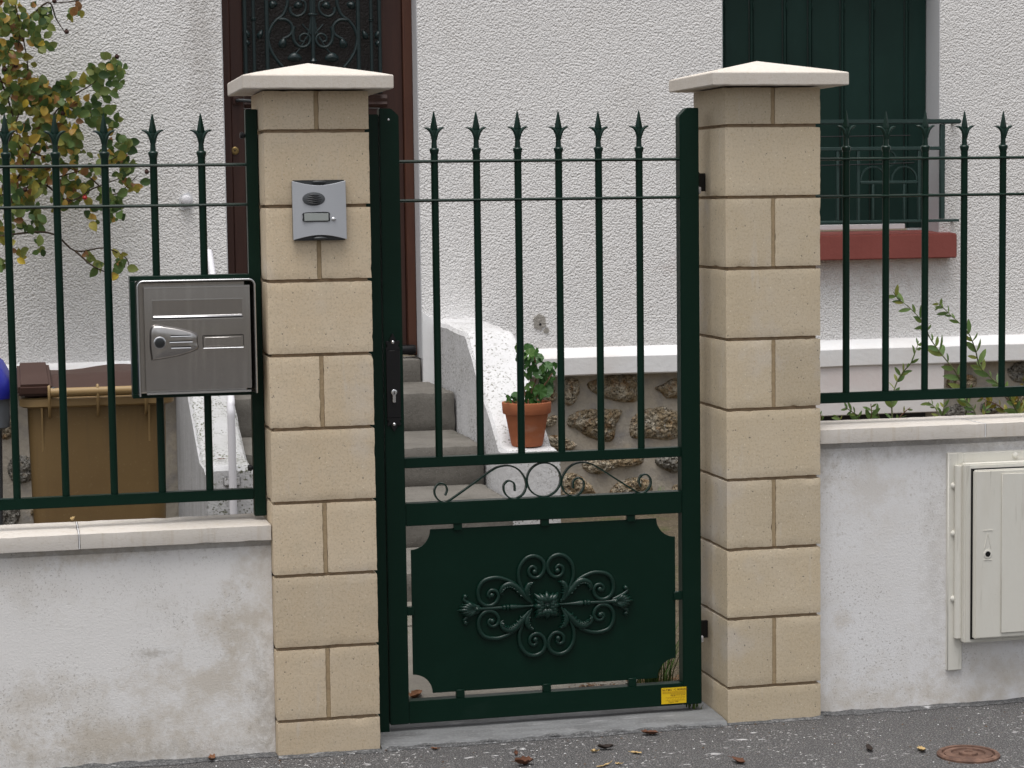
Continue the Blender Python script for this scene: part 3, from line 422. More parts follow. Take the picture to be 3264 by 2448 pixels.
# smooth infill panel under the band, right of the pillar
mb = MB().box(2.72, 3.885, HY-.058, HY+.02, .412, .66); part('infill_panel', mb, PINK, house, bevel=.004)
mb = MB().box(2.72, 3.80, HY-.02, HY+.03, .33, .412); part('vent_slot', mb, BLACK, house)
def stone(poly, seed, depth=.055, m=None, y=HY+.02):
    rn = random.Random(seed); P = cr(poly, 5, True); cx = sum(p.x for p in P)/len(P); cz = sum(p.y for p in P)/len(P)
    rings = 12; v = []; f = []; n = len(P)
    for q in range(rings):
        t = 1-q/rings
        for p in P:
            x = cx+(p.x-cx)*t; z = cz+(p.y-cz)*t
            w = mnoise.noise(Vector((x*26, z*26, seed)))*.015+mnoise.noise(Vector((x*70, z*70, seed)))*.010
            h = depth*(1-t**3.2)**.6*(.75+.3*mnoise.noise(Vector((x*11, z*11, seed+4))))
            d = 0 if q == 0 else w
            v.append((x+d*.7, y+.004-h-(d if q else 0), z+d*.7))
    v.append((cx, y-depth*.8, cz)); c = len(v)-1
    for q in range(rings-1):
        for k in range(n): f.append((q*n+k, q*n+(k+1) % n, (q+1)*n+(k+1) % n, (q+1)*n+k))
    for k in range(n): f.append(((rings-1)*n+k, (rings-1)*n+(k+1) % n, c))
    mb = MB(); mb.add(v, f); return part('rubble_stone', mb, m or MEUL, house, ang=80)
for i, s in enumerate(STONES): stone(s, i+1, .05, MEULG if i in (9,) else MEUL)
for i, s in enumerate(STONES_R): stone(s, i+40, .035, MEULG if i in (1, 2, 3) else MEUL)
rn = random.Random(3)
for i in range(30):          # the rubble behind the bins
    r, q = divmod(i, 10)
    cx, cz = -1.55+q*.165+(r % 2)*.08, .10+r*.20; w, h = rn.uniform(.05, .07), rn.uniform(.055, .08)
    if cx+w > .03: continue
    stone([(cx+w*math.cos(a)*rn.uniform(.8, 1.1), cz+h*math.sin(a)*rn.uniform(.8, 1.1)) for a in [k*math.pi/4 for k in range(8)]], 80+i, .04, MEULG if rn.random() < .5 else MEUL)
for i in range(9):           # base left of the pot parapet, low stones near the ground
    cx, cz = 1.62+.13*i, .02+.02*rn.random(); w, h = rn.uniform(.04, .055), rn.uniform(.025, .04)
    stone([(cx+w*math.cos(a), cz+h*math.sin(a)*rn.uniform(.8, 1.1)) for a in [k*math.pi/4 for k in range(8)]], 130+i, .03)
# hole knocked in the plaster
rn = random.Random(5)
P = [(1.800+.030*math.cos(a)*rn.uniform(.75, 1.25), .915+.038*math.sin(a)*rn.uniform(.8, 1.2)) for a in [k*math.pi/8 for k in range(16)]]+[]
mb = MB(); mb.prism([(p.x, p.y) for p in cr(P, 3, True)], HY-.006, HY+.02); cp = part('bare_patch', mb, PATCH, house)
mb = MB(); mb.lathe([(.006, 0), (.006, .004)], (1.806, HY-.004, .905), 'y', 12); part('drill_hole', mb, BLACK, cp)
mb = MB(); mb.prism([(p.x, p.y) for p in cr([(1.822, .872), (1.838, .86), (1.85, .875), (1.838, .89)], 4, True)], HY-.005, HY+.02); part('bare_patch', mb, PATCH, house)
# plaster blob and little white wall fitting left of the door
P = [(.125+.036*math.cos(a)*rn.uniform(.8, 1.2), 1.515+.042*math.sin(a)*rn.uniform(.8, 1.2)) for a in [k*math.pi/8 for k in range(16)]]
mb = MB(); mb.prism([(p.x, p.y) for p in cr(P, 3, True)], HY-.006, HY+.02); fp = part('plaster_patch', mb, REVEAL, house)
mb = MB(); mb.lathe([(.024, 0), (.024, .02), (.018, .032), (.006, .036)], (.128, HY-.006, 1.522), 'y', 20); part('wall_fitting', mb, PVC, fp)

# ---- front door
DY = 4.40
door = bpy.data.objects.new('front_door', None); COL.objects.link(door); door.parent = house; door.location = Vector((.77, DY, .76))-house.location
def dpart(n, mb, m, **k): return part(n, mb, m, door, **k)
dpart('door_frame', MB().box(.314, .36, DY-.02, DY+.08, .765, 2.95), WOOD, bevel=.003)
dpart('door_frame', MB().box(1.180, 1.224, DY-.035, DY+.08, .765, 2.95), WOODE, bevel=.003)
dpart('door_stile', MB().box(.361, .42, DY-.01, DY+.05, .80, 2.95), WOOD, bevel=.003)
dpart('door_stile', MB().box(1.076, 1.179, DY-.01, DY+.05, .80, 2.95), WOOD, bevel=.003)
dpart('door_moulding', MB().prismx([(DY+.0, 2.015), (DY-.022, 2.012), (DY-.03, 1.995), (DY-.022, 1.980), (DY-.028, 1.968), (DY-.018, 1.955), (DY+.0, 1.950)], .421, 1.10), WOOD)
dpart('door_panel', MB().box(.421, 1.075, DY+.004, DY+.05, .80, 1.949), WOOD)
dpart('raised_field', MB().box(.50, .995, DY-.012, DY+.003, 1.05, 1.85), WOOD, bevel=.01, seg=2)
dpart('glass', MB().box(.421, 1.075, DY+.012, DY+.02, 2.016, 2.95), GLASSD)
dpart('draught_roll', MB().lathe([(.010, -.52), (.022, -.515), (.024, -.5), (.024, .305), (.021, .318), (.008, .322)], (.89, 4.335, .795), 'x', 20), BLACK)
lk = dpart('lock_rosette', MB().lathe([(.019, 0), (.019, .004), (.015, .009), (.011, .010), (.011, .006), (.007, .006)], (.361+.012, DY-.011, 1.752), 'y', 24), BRASS)
part('keyhole', MB().lathe([(.0035, 0), (.0035, .002)], (.373, DY-.017, 1.752), 'y', 12), BLACK, lk)
hp = dpart('handle_plate', MB().box(.368, .405, DY-.018, DY-.011, 1.965, 2.005), WOOD, bevel=.003)
part('door_handle', MB().tube([(.388, DY-.012, 1.985), (.388, DY-.05, 1.985), (.40, DY-.055, 1.985), (.45, DY-.055, 1.982)], .008, 10), DGREY, hp)
GY = DY-.045; gx = .749
def gt(n, pts, r, m=IRON, k=6): dpart(n, MB().tube([(gx+p[0], GY, p[1]) for p in cr(pts, k)], ([q*1.45 for q in r] if hasattr(r, '__len__') else r*1.45), 8), m)
for sg in (1, -1):
    fl = lambda k: [(sg*x, z) for x, z in GRILLE[k]]
    gt('grille_bar', [(sg*.216, 2.02), (sg*.216, 2.95)], .0068, k=1)
    gt('grille_bar', [(sg*.278, 2.02), (sg*.278, 2.95)], .0055, k=1)
    gt('grille_bar', [(sg*.318, 2.02), (sg*.318, 2.95)], .006, k=1)
    gt('grille_scroll', fl('BIG'), .0052); gt('grille_scroll', fl('IN'), [.006, .0045]); gt('grille_scroll', fl('SP'), [.006, .0035])
    gt('grille_scroll', fl('STEM'), .003); gt('grille_scroll', fl('UP'), .0055); gt('grille_scroll', fl('USP'), [.006, .0035])
    gt('grille_scroll', fl('TW'), .003); gt('grille_scroll', fl('TW2'), .003)
    gt('grille_scroll', [(sg*.20, 2.62), (sg*.10, 2.66), (sg*.05, 2.58), (sg*.10, 2.53), (sg*.14, 2.57)], .005)
    for key, (lx, lz, a, b, rot) in GLEAF.items():
        mb = MB(); n = 14; v = []; f = []; ro = R(rot)*sg
        for q, (s, d) in enumerate(((1, 0), (.8, .008), (.45, .013), (0, .016))):
            for k in range(n):
                t = 2*math.pi*k/n; x = 1.15*a*s*math.cos(t)*(1-.35*math.sin(t)); z = 1.15*b*s*math.sin(t)
                v.append((gx+sg*lx+x*math.cos(ro)-z*math.sin(ro), GY-d+.004, lz+x*math.sin(ro)+z*math.cos(ro)))
        for q in range(3):
            for k in range(n): f.append((q*n+k, q*n+(k+1) % n, (q+1)*n+(k+1) % n, (q+1)*n+k))
        mb.add(v, f); dpart('grille_leaf', mb, IRON, ang=60)
    for z, xx in ((2.36, .278), (2.64, .278), (2.075, .278)):
        dpart('grille_collar', MB().lathe([(.008, -.008), (.013, -.004), (.009, 0), (.013, .004), (.008, .008)], (gx+sg*xx, GY, z), 'z', 12), IRON)
gt('grille_bar', [(0, 2.02), (0, 2.95)], .006, k=1)
for dx in (-.009, .009): gt('grille_bar', [(dx, 2.30), (dx, 2.95)], .0035, k=1)
dpart('grille_collar', MB().box(gx-.022, gx+.022, GY-.012, GY+.006, 2.380, 2.390), IRON, bevel=.002)
dpart('grille_finial', MB().lathe([(.012, -.014), (.018, -.008), (.012, 0), (.008, .008), (.006, .03)], (gx, GY, 2.175), 'z', 14), IRON)
dpart('grille_frame_bar', MB().box(.421, 1.075, GY-.006, GY+.012, 2.018, 2.034), IRON, bevel=.002)

# ---- window: shutters, guard rail, sill
win = bpy.data.objects.new('shuttered_window', None); COL.objects.link(win); win.parent = house; win.location = Vector((3.3, HY+.15, 1.31))-house.location
SY = HY+.15
xs = [2.740, 2.782, 2.93, 3.105, 3.238, 3.41, 3.57, 3.755, 3.875]
for a, b in zip(xs[:-1], xs[1:]):
    part('shutter_leaf', MB().box(a+.0025, b-.0025, SY+.0, SY+.018, 1.335, 2.80), GREENB, win, bevel=.002)
    part('shutter_leaf_flange', MB().tube([(a+.007, SY-.010, 1.337), (a+.007, SY-.010, 2.80)], .0065, 10), GREENB, win)
    part('shutter_leaf_flange', MB().box(a+.020, a+.024, SY-.006, SY-.001, 1.337, 2.80), GREENB, win)
    part('shutter_catch', MB().tube([(a+.012, SY-.012, 2.425), (a+.016, SY-.018, 2.435), (a+.016, SY-.014, 2.46)], .005, 7), GREENB, win)
part('shutter_foot_board', MB().box(2.745, 3.752, SY-.022, SY-.013, 1.332, 1.358), SMOOTHW, win, bevel=.002)
part('window_sill', MB().prismx([(HY+.17, 1.325), (HY-.082, 1.308), (HY-.082, 1.186), (HY+.01, 1.186), (HY+.01, 1.295), (HY+.17, 1.295)], 2.675, 3.940), REDSILL, win, bevel=.005, seg=2)
gd = GUARD; Yg = HY-.07; wc = 3.307
def gbox(n, x0, x1, z0, z1, d=.010): part(n, MB().box(x0, x1, Yg-d, Yg+d, z0, z1), gd, win, bevel=.002)
part('guard_handrail', MB().box(wc-.652, wc+.652, Yg-.016, Yg+.016, 1.853, 1.876), gd, win, bevel=.005, seg=2)
gbox('guard_rail', wc-.545, wc+.545, 1.724, 1.741); gbox('guard_rail', wc-.645, wc+.645, 1.366, 1.380)
for sg in (1, -1):
    gbox('guard_post', wc+sg*.555-.012, wc+sg*.555+.012, 1.381, 1.852, .011)
    part('guard_bracket', MB().box(wc+sg*.64-.006, wc+sg*.64+.006, Yg, HY+.02, 1.367, 1.379), gd, win)
    part('guard_bracket', MB().box(wc+sg*.64-.008, wc+sg*.64+.008, Yg, HY+.02, 1.856, 1.872), gd, win)
    for dx in (.109, .431): gbox('guard_bar', wc+sg*dx-.007, wc+sg*dx+.007, 1.381, 1.723, .008)
    gbox('guard_rail', wc+sg*.27-.152, wc+sg*.27+.152, 1.560, 1.574, .007)
    for dx in (.187, .352):
        gbox('guard_bar', wc+sg*dx-.005, wc+sg*dx+.005, 1.381, 1.559, .006)
        part('guard_arch', MB().ribbon([(wc+sg*dx+.066*math.cos(t), 1.576+.068*math.sin(t)) for t in [math.pi*k/18 for k in range(19)]], .007, Yg-.006, Yg+.006), gd, win)
    c0 = wc+sg*.27
    part('guard_ring', MB().ribbon([(c0+.036*math.cos(t), 1.683+.038*math.sin(t)) for t in [2*math.pi*k/24 for k in range(25)]], .006, Yg-.006, Yg+.006), gd, win)
gbox('guard_bar', wc-.007, wc+.007, 1.381, 1.723, .008)
for sg in (1, -1):   # telephone cable clipped along the guard
    part('cable', MB().tube([(wc-.55, Yg-.014, 1.655), (wc-.1, Yg-.014, 1.652), (wc+.2, Yg-.014, 1.656), (wc+.40, Yg-.012, 1.662)] if sg > 0 else [(wc-.55, Yg-.012, 1.79), (wc, Yg-.012, 1.793), (wc+.38, Yg-.012, 1.796)], .003, 6), BLACK, win)

# ================================================================== ENTRANCE STEPS
stp = thing('entrance_steps', 'grey concrete steps between white limewashed side walls leading to the door', 'steps', (.77, 2.7, 0))
for i, (y, z) in enumerate(((2.02, .130), (2.58, .300), (3.116, .470), (3.72, .645))):
    nxt = (2.58, 3.116, 3.72, 4.30)[i]
    mb = rough_box(.252, 1.281, y, nxt+.05, z-.19, z, .03, .010, .006, 20+i); part('step', mb, CONC, stp)
part('door_sill', rough_box(.315, 1.2235, 4.251, 4.44, .60, .755, .03, .006, .005, 33), CONC, stp)
def parapet(x0, x1, prof, seed):
    # prof (y,z) of the top line from front to back
    n = 8; v = []; f = []; P = []
    for (a, b), (c, d) in zip(prof[:-1], prof[1:]):
        m = max(2, int(math.hypot(c-a, d-b)/.03))
        for k in range(m): t = k/m; P.append((a+(c-a)*t, b+(d-b)*t))
    P.append(prof[-1]); rows = []
    for y, z in P:
        row = []
        pts = [(x0, -.05), (x0, z*.5), (x0, z-.02)]+[(x0+.012, z-.004)]+[(x0+(x1-x0)*k/n, z) for k in range(1, n)]+[(x1-.012, z-.004), (x1, z-.02), (x1, z*.5), (x1, -.05)]
        for x, zz in pts:
            w = .006*mnoise.noise(Vector((x*8, y*8, zz*8+seed)))
            row.append(len(v)); v.append((x+w*.6, y, zz+w if zz > 0 else zz))
        rows.append(row)
    for a, b in zip(rows[:-1], rows[1:]):
        for k in range(len(a)-1): f.append((a[k], a[k+1], b[k+1], b[k]))
    f.append(tuple(rows[0][::-1])); f.append(tuple(rows[-1]))
    return MB().add(v, f)
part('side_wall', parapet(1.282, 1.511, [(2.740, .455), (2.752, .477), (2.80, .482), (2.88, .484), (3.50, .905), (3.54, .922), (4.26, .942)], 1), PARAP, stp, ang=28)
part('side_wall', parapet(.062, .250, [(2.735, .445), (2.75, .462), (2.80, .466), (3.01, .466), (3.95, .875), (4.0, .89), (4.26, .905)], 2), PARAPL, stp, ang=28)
part('side_wall_shaded_weathered_face', MB().prismx([(2.737, -.02), (2.737, .435), (2.80, .450), (3.0, .450), (3.95, .858), (4.24, .885), (4.24, -.02)], .0555, .064), PARAPD, stp)  # thin plate over the left face, its shade and weather streaks painted in
hr = part('handrail', MB().tube(cr([(.160, 2.70, -.02), (.160, 2.70, .3), (.160, 2.70, .62), (.160, 2.71, .70), (.165, 2.78, .76), (.166, 3.2, 1.045), (.168, 3.54, 1.275), (.168, 3.60, 1.29)], 6), .0155, 14), PVC, stp)
part('handrail_bracket', MB().box(.125, .195, 2.727, 2.738, .385, .425), PARAP, hr, bevel=.006, seg=2)

# ================================================================== GATE PILLARS
capT, capA = .037, .042
def pillar(x0, dz, label, seed, m, capdx):
    w = .285; t = thing('gate_pillar', label, 'pillar', (x0+w/2, w/2, 0), 'cut stone pillars either side of the gate')
    zb = [1.70-.2*k+dz for k in range(9)]+[-.02]; top = 1.806+dz; g = .0068
    for k in range(10):
        z0, z1 = zb[k], (top-.002 if k == 0 else zb[k-1]-g)
        if k % 2 == 0:
            for h in (0, 1):
                a, b = (x0, x0+w/2-.0048) if h == 0 else (x0+w/2+.0048, x0+w)
                part('stone_block', rough_box(a, b, 0, w, z0, z1, seed=seed+k*2+h), m, t)
        else: part('stone_block', rough_box(x0, x0+w, 0, w, z0, z1, seed=seed+k*2), m, t)
    part('bed_mortar', MB().box(x0+.011, x0+w-.011, .012, w-.011, -.02, top-.003), MORT, t)
    for k in range(0, 10, 2):
        z0, z1 = zb[k], (top-.003 if k == 0 else zb[k-1]-g)
        part('joint_mortar', MB().box(x0+w/2-.0055, x0+w/2+.0055, .0045, .02, z0+.001, z1-.001), MORTF, t)
    o = .058; c = capdx; mb = MB(); zc = top; n = 22
    X0, X1, Y0, Y1 = x0-o+c, x0+w+o+c, -o, w+o; v = []; f = []
    per = [(X0+(X1-X0)*i/n, Y0) for i in range(n)]+[(X1, Y0+(Y1-Y0)*i/n) for i in range(n)]+[(X1-(X1-X0)*i/n, Y1) for i in range(n)]+[(X0, Y1-(Y1-Y0)*i/n) for i in range(n)]
    cx, cy = (X0+X1)/2, (Y0+Y1)/2; M_ = len(per)
    def ring(ins, z, jit):
        for x, y in per:
            s = 1-ins/((X1-X0)/2); j = jit*mnoise.noise(Vector((x*60, y*60, z*60+seed)))
            v.append((cx+(x-cx)*s*(1+j), cy+(y-cy)*s*(1+j), z+j*.25))
    ring(.05, zc+.001, 0); ring(.002, zc, .006); ring(0, zc+.0025, .004); ring(0, zc+capT-.004, .001); ring(.0015, zc+capT-.001, .002); ring(.005, zc+capT, 0)
    for q in range(1, 5): ring((X1-X0)/2*q/5, zc+capT+capA*q/5, 0)
    v.append((cx, cy, zc+capT+capA)); K = len(v)-1
    for q in range(9):
        for i in range(M_): f.append((q*M_+i, q*M_+(i+1) % M_, (q+1)*M_+(i+1) % M_, (q+1)*M_+i))
    for i in range(M_): f.append((9*M_+i, 9*M_+(i+1) % M_, K))
    f.append(tuple(range(M_-1, -1, -1))); mb.add(v, f); part('pillar_cap', mb, CAPM, t, ang=20)
    return t
XR = 1.2867
pillar(0, 0, 'beige stone pillar carrying the silver intercom, beside the mailbox', 11, BLOCK, 0)
pillar(XR+.004, .008, 'beige stone pillar on the hinge side of the gate, standing before the shutters', 57, BLOCKB, .003)

# ================================================================== GARDEN WALLS
def gwall(x0, x1, ztop, joints, label, seed, wm):
    t = thing('garden_wall', label, 'wall', ((x0+x1)/2, .14, 0)); zt = ztop
    nx, nz = int((x1-x0)/.05), 14; v = []; f = []
    for i in range(nx+1):
        for k in range(nz+1):
            x = x0+(x1-x0)*i/nx; z = -.02+(zt-.040)*k/nz+.0
            v.append((x, .040+.0035*mnoise.noise(Vector((x*2.3, z*2.3, seed)))+.0012*mnoise.noise(Vector((x*14, z*14, seed))), z))
    for i in range(nx):
        for k in range(nz): a = i*(nz+1)+k; f.append((a, a+nz+1, a+nz+2, a+1))
    mb = MB().add(v, f); mb.box(x0, x1, .05, .235, -.02, zt-.042); part('rendered_wall', mb, wm, t)
    js = [x0]+joints+[x1]
    for a, b in zip(js[:-1], js[1:]):
        part('coping_stone', rough_box(a+(.0015 if a != x0 else 0), b-(.0015 if b != x1 else 0), .014, .256, zt-.043, zt, .03, .0018, .0025, seed+int(a*10)), COPE, t)
    for j in joints: part('coping_joint', MB().box(j-.0014, j+.0014, .0160, .253, zt-.041, zt-.0015), SMOOTHW, t)
    return t
gwall(-3.2, -.0005, .638, [-2.9, -2.11, -1.31, -.512], 'low white rendered wall with stone coping, under the mailbox fence', 5, WALLR)
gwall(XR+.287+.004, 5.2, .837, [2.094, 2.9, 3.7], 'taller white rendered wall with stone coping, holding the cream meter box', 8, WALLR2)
# ================================================================== IRONWORK
FY = .135            # fence centre line
def bar_mesh():
    mb = MB(); mb.tube([(0,0,0), (0,0,.020), (0,0,.034), (0,0,.044), (0,0,.050)], [.0082, .0072, .0076, .0090, .0085], 10)
    v = []; f = []
    for z, a, b in ((.044, .006, .005), (.0505, .0105, .0075), (.0545, .0108, .0078), (.094, .0032, .0028), (.1020, .0008, .0008)):
        v += [(a,0,z), (0,-b,z), (-a,0,z), (0,b,z)]
    for q in range(4):
        for k in range(4): f.append((q*4+k, q*4+(k+1) % 4, q*4+4+(k+1) % 4, q*4+4+k))
    f += [(3,2,1,0), (16,17,18,19)]; mb.add(v, f)
    for s in (1, -1):
        pts = cr([(s*.0035, -.003, .022), (s*.0052, -.0045, .034), (s*.0095, -.0050, .0455), (s*.0165, -.0045, .0530), (s*.0235, -.003, .0560), (s*.0295, -.001, .0565)], 4)
        mb.tube(pts, [.0042, .0050, .0050, .0042, .0030, .0008], 8)
    return mb.mesh('finial', ang=30)
FIN = bar_mesh(); FIN.materials.append(GREEND)
cm = MB(); cm.lathe([(.0105, -.014), (.0118, -.009), (.0135, -.004), (.0138, .000), (.0120, .003), (.0085, .0045)], (0,0,0), 'z', 16); COLR = cm.mesh('collar', ang=30); COLR.materials.append(GREEND)
def bars(parent, xs, zb, y, ztop=1.645):
    me = MB().tube([(0,0,zb), (0,0,ztop-.012)], .0103, 14).mesh('bar', ang=30); me.materials.append(GREEN)
    for x in xs:
        b = link('bar', me, None, parent, (x, y, 0)); link('collar', COLR, None, b, (x, y, ztop)); link('spear_finial', FIN, None, b, (x, y, ztop+.003+random.uniform(-.0015, .0015)))
def rods(parent, x0, x1, y):
    for z in (1.611, 1.503): part('cross_rod', MB().tube([(x0, y-.004, z), (x1, y-.004, z)], .0045, 8, 2.0, 1), GREEN, parent)
lf = thing('fence_panel', 'dark green spear-topped fence holding the steel mailbox, in front of the bins', 'fence', (-.7, FY, .638))
part('end_post', MB().box(-.034, -.002, FY-.016, FY+.016, .648, 1.760), GREEN, lf, bevel=.0018, seg=2)
for dz, dx in ((1.66, -.006), (.80, -.046), (.86, -.006)):
    pass
for z in (.78, 1.69): part('fixing_bolt', MB().lathe([(.007, -.014), (.009, -.012), (.009, -.004), (.005, -.002), (.005, .0)], (-.034, FY+.004, z), 'x', 12), BLACK, lf)
part('bottom_rail', MB().box(-3.0, -.035, FY-.015, FY+.015, .695, .7245), GREEN, lf, bevel=.0018, seg=2)
rods(lf, -3.0, -.034, FY)
xl = [-.1535-.1288*k for k in range(22)]
bars(lf, [x for x in xl if x < -.36], .72, FY)
# the two bars interrupted by the mailbox frame
me1 = MB().tube([(0,0,1.313), (0,0,1.633)], .0103, 14).mesh('bar', ang=30); me1.materials.append(GREEN)
me2 = MB().tube([(0,0,.72), (0,0,.990)], .0103, 14).mesh('bar', ang=30); me2.materials.append(GREEN)
for x in (-.1535, -.1535-.1288):
    b = link('bar', me1, None, lf, (x, FY, 0)); link('collar', COLR, None, b, (x, FY, 1.645)); link('spear_finial', FIN, None, b, (x, FY, 1.648)); link('bar', me2, None, lf, (x, FY, 0))
fb = MB(); fb.box(-.357, -.036, .085, FY+.012, 1.303, 1.315); part('mailbox_frame_bar', fb, GREEN, lf, bevel=.001)
part('mailbox_frame_bar', MB().box(-.357, -.036, .085, FY+.012, .987, .999), GREEN, lf, bevel=.001)
part('mailbox_frame_bar', MB().box(-.357, -.343, .085, FY+.012, .9995, 1.3025), GREEN, lf, bevel=.001)
part('mailbox_frame_bar', MB().box(-.0495, -.0365, .10, FY+.012, .9995, 1.3025), GREEN, lf, bevel=.001)

rf = thing('fence_panel', 'shorter dark green spear-topped fence above the taller wall, in front of the window', 'fence', (2.4, FY, .837))
part('bottom_rail', MB().box(XR+.293, 4.8, FY-.015, FY+.015, .901, .930), GREEN, rf, bevel=.0018, seg=2)
rods(rf, XR+.2915, 4.8, FY); bars(rf, [1.707+.1238*k for k in range(25)], .925, FY)
for x in (3.2, 4.7): part('support_leg', MB().box(x-.015, x+.015, FY-.013, FY+.013, .836, .900), GREEN, rf)

# ---- gate
GYF = .12; GD = .04
gate = thing('garden_gate', 'dark green metal garden gate with spear bars, scrolls and ornate lower panel', 'gate', (.8, .14, .036))
part('lock_stile', MB().prism([(.3335, .036), (.3875, .036), (.3875, 1.741), (.366, 1.761), (.3335, 1.761)], GYF, GYF+GD), GREEN, gate, bevel=.002, seg=2)
part('hinge_stile', MB().prism([(1.1965, .036), (1.2535, .036), (1.2535, 1.760), (1.2185, 1.760), (1.1965, 1.737)], GYF, GYF+GD), GREEN, gate, bevel=.002, seg=2)
for z0, z1, y0 in ((.762, .790, .004), (.599, .662, .001), (.036, .100, .001)): part('cross_rail', MB().box(.3878, 1.1962, GYF+y0, GYF+GD-y0, z0, z1), GREEN, gate, bevel=.0018, seg=2)
part('stile_screw', MB().lathe([(.003, 0), (.003, .001), (.002, .0016)], (.359, GYF, 1.730), 'y', 10), STEELB, gate)
gb = FY+.005
bars(gate, [.4895, .609, .7275, .8455, .962, 1.0815], .788, gb, 1.648)
for z in (1.615, 1.507): part('cross_rod', MB().tube([(.3874, gb-.004, z), (1.197, gb-.004, z)], .0045, 8, 2.0, 1), GREEN, gate)
for sg in (1, -1):
    pts = [(.791+sg*(x-.791), z) for x, z in GATE_S]
    part('scroll', MB().ribbon([(p.x, p.y) for p in cr(pts, 6)], .0042, gb-.008, gb+.006), GREEND, gate, ang=50)
part('scroll_ring', MB().ribbon([(.791+.0495*math.cos(2*math.pi*k/48), .7115+.0485*math.sin(2*math.pi*k/48)) for k in range(49)], .0042, gb-.008, gb+.006), GREEND, gate, ang=50)
# panel with concave corners
rr = .056; x0, x1, z0, z1 = .402, 1.178, .118, .586; pl = []
for cx, cz, a0 in ((x0, z0, 90), (x1, z0, 180), (x1, z1, 270), (x0, z1, 0)):
    arc = [(cx+rr*math.cos(R(a0-90*k/10)), cz+rr*math.sin(R(a0-90*k/10))) for k in range(11)]
    pl += arc
panel = part('panel', MB().prism(pl, .130, .134), GREEN, gate, bevel=.0006)
for x in (.537, .790, 1.045):
    for za, zb_ in ((.5805, .5988), (.1002, .1235)): part('panel_clip', MB().box(x-.012, x+.012, .1235, .1385, za, zb_), GREEN, panel, bevel=.001)
for xa, xb in ((.3877, .4085), (1.1715, 1.1963)): part('panel_clip', MB().box(xa, xb, .1235, .1385, .345, .369), GREEN, panel, bevel=.001)
# cast ornament
ox, oz, oy = .791, .352, .1295
orn = bpy.data.objects.new('ornament', None); COL.objects.link(orn); orn.parent = gate; orn.location = Vector((ox, oy, oz))-gate.location
def op(n, mb, ang=50): return part(n, mb, GREEND, orn, ang=ang)
def tube2(pts, r, dy=0, k=5, sx=.75, sy=1): return MB().tube([(ox+p[0], oy-.003-dy, oz+p[1]) for p in cr(pts, k)], r, 9, sx, sy)
for sx in (1, -1):
    for sz in (1, -1):
        q = lambda P: [(sx*x, sz*z) for x, z in P]
        mb = tube2(q(ORN_SIDE), [.0032, .0055, .0062, .006, .0055, .005, .0045], .002)
        e = q(ORN_SIDE)[-1]; mb.lathe([(.0085, 0), (.0085, .005), (.006, .009), (.002, .011)], (ox+e[0], oy, oz+e[1]), 'y', 12); op('ornament_scroll', mb)
        mb = tube2(q(ORN_TOP), [.0032, .0055, .0062, .006, .0055, .005, .0045], .002)
        e = q(ORN_TOP)[-1]; mb.lathe([(.0085, 0), (.0085, .005), (.006, .009), (.002, .011)], (ox+e[0], oy, oz+e[1]), 'y', 12); op('ornament_scroll', mb)
        # acanthus leaves with serrated lobes
        mb = tube2(q(ORN_LEAF1), [.0035, .009, .010, .009, .007, .0045, .0015], .004, 5, .7, 1)
        L1 = cr(q(ORN_LEAF1), 2)
        for k in range(2, len(L1)-2):
            a = L1[k]; d = (L1[k+1]-L1[k-1]).normalized(); nrm = Vector((-d.y, d.x))*(1 if sx*sz > 0 else -1)
            tip = a-nrm*.013-d*.004; mb.tube([(ox+a.x, oy-.006, oz+a.y), (ox+(a.x+tip.x)/2, oy-.010, oz+(a.y+tip.y)/2), (ox+tip.x, oy-.004, oz+tip.y)], [.0042, .0038, .0012], 7)
        op('ornament_leaf', mb)
        mb = tube2(q(ORN_LEAF2), [.003, .0075, .009, .0075, .0015], .004, 5, .7, 1)
        L2 = cr(q(ORN_LEAF2), 2)
        for k in range(2, len(L2)-1):
            a = L2[k]; tip = a+Vector((-sx*.013, sz*.001)); mb.tube([(ox+a.x, oy-.006, oz+a.y), (ox+(a.x+tip.x)/2, oy-.009, oz+(a.y+tip.y)/2), (ox+tip.x, oy-.003, oz+tip.y)], [.004, .0035, .001], 7)
        op('ornament_leaf', mb)
        mb = tube2(q(ORN_CURL), [.005, .006, .005, .003], .003, 5); e = q(ORN_CURL)[-1]; mb.lathe([(.0075, 0), (.0075, .004), (.005, .009), (.001, .010)], (ox+e[0], oy, oz+e[1]), 'y', 10); op('ornament_curl', mb)
    # baluster arm
    prof = [(.036, .004), (.05, .0035), (.07, .0045), (.085, .0065), (.098, .0085), (.106, .0085), (.109, .0055), (.112, .009), (.116, .009), (.118, .006), (.121, .0085), (.127, .0085), (.130, .005), (.15, .0055), (.17, .006), (.19, .0055), (.196, .008), (.206, .010), (.214, .0085)]
    op('ornament_arm', MB().tube([(ox+sx*a, oy-.004, oz) for a, b in prof], [b for a, b in prof], 12), 30)
    mb = MB()
    for k in range(-3, 4):
        an = R(13*k); L = .056-.006*abs(k)
        pts = [(ox+sx*.205, oy-.006, oz), (ox+sx*(.205+L*.55*math.cos(an)), oy-.012, oz+L*.55*math.sin(an)), (ox+sx*(.205+L*math.cos(an)), oy-.004, oz+L*.85*math.sin(an))]
        mb.tube(cr(pts, 4), [.004, .0065, .006, .001], 8)
    mb.lathe([(.007, 0), (.007, .006), (.004, .012), (.001, .013)], (ox+sx*.203, oy-.003, oz), 'y', 12); op('ornament_palmette', mb)
mb = MB()
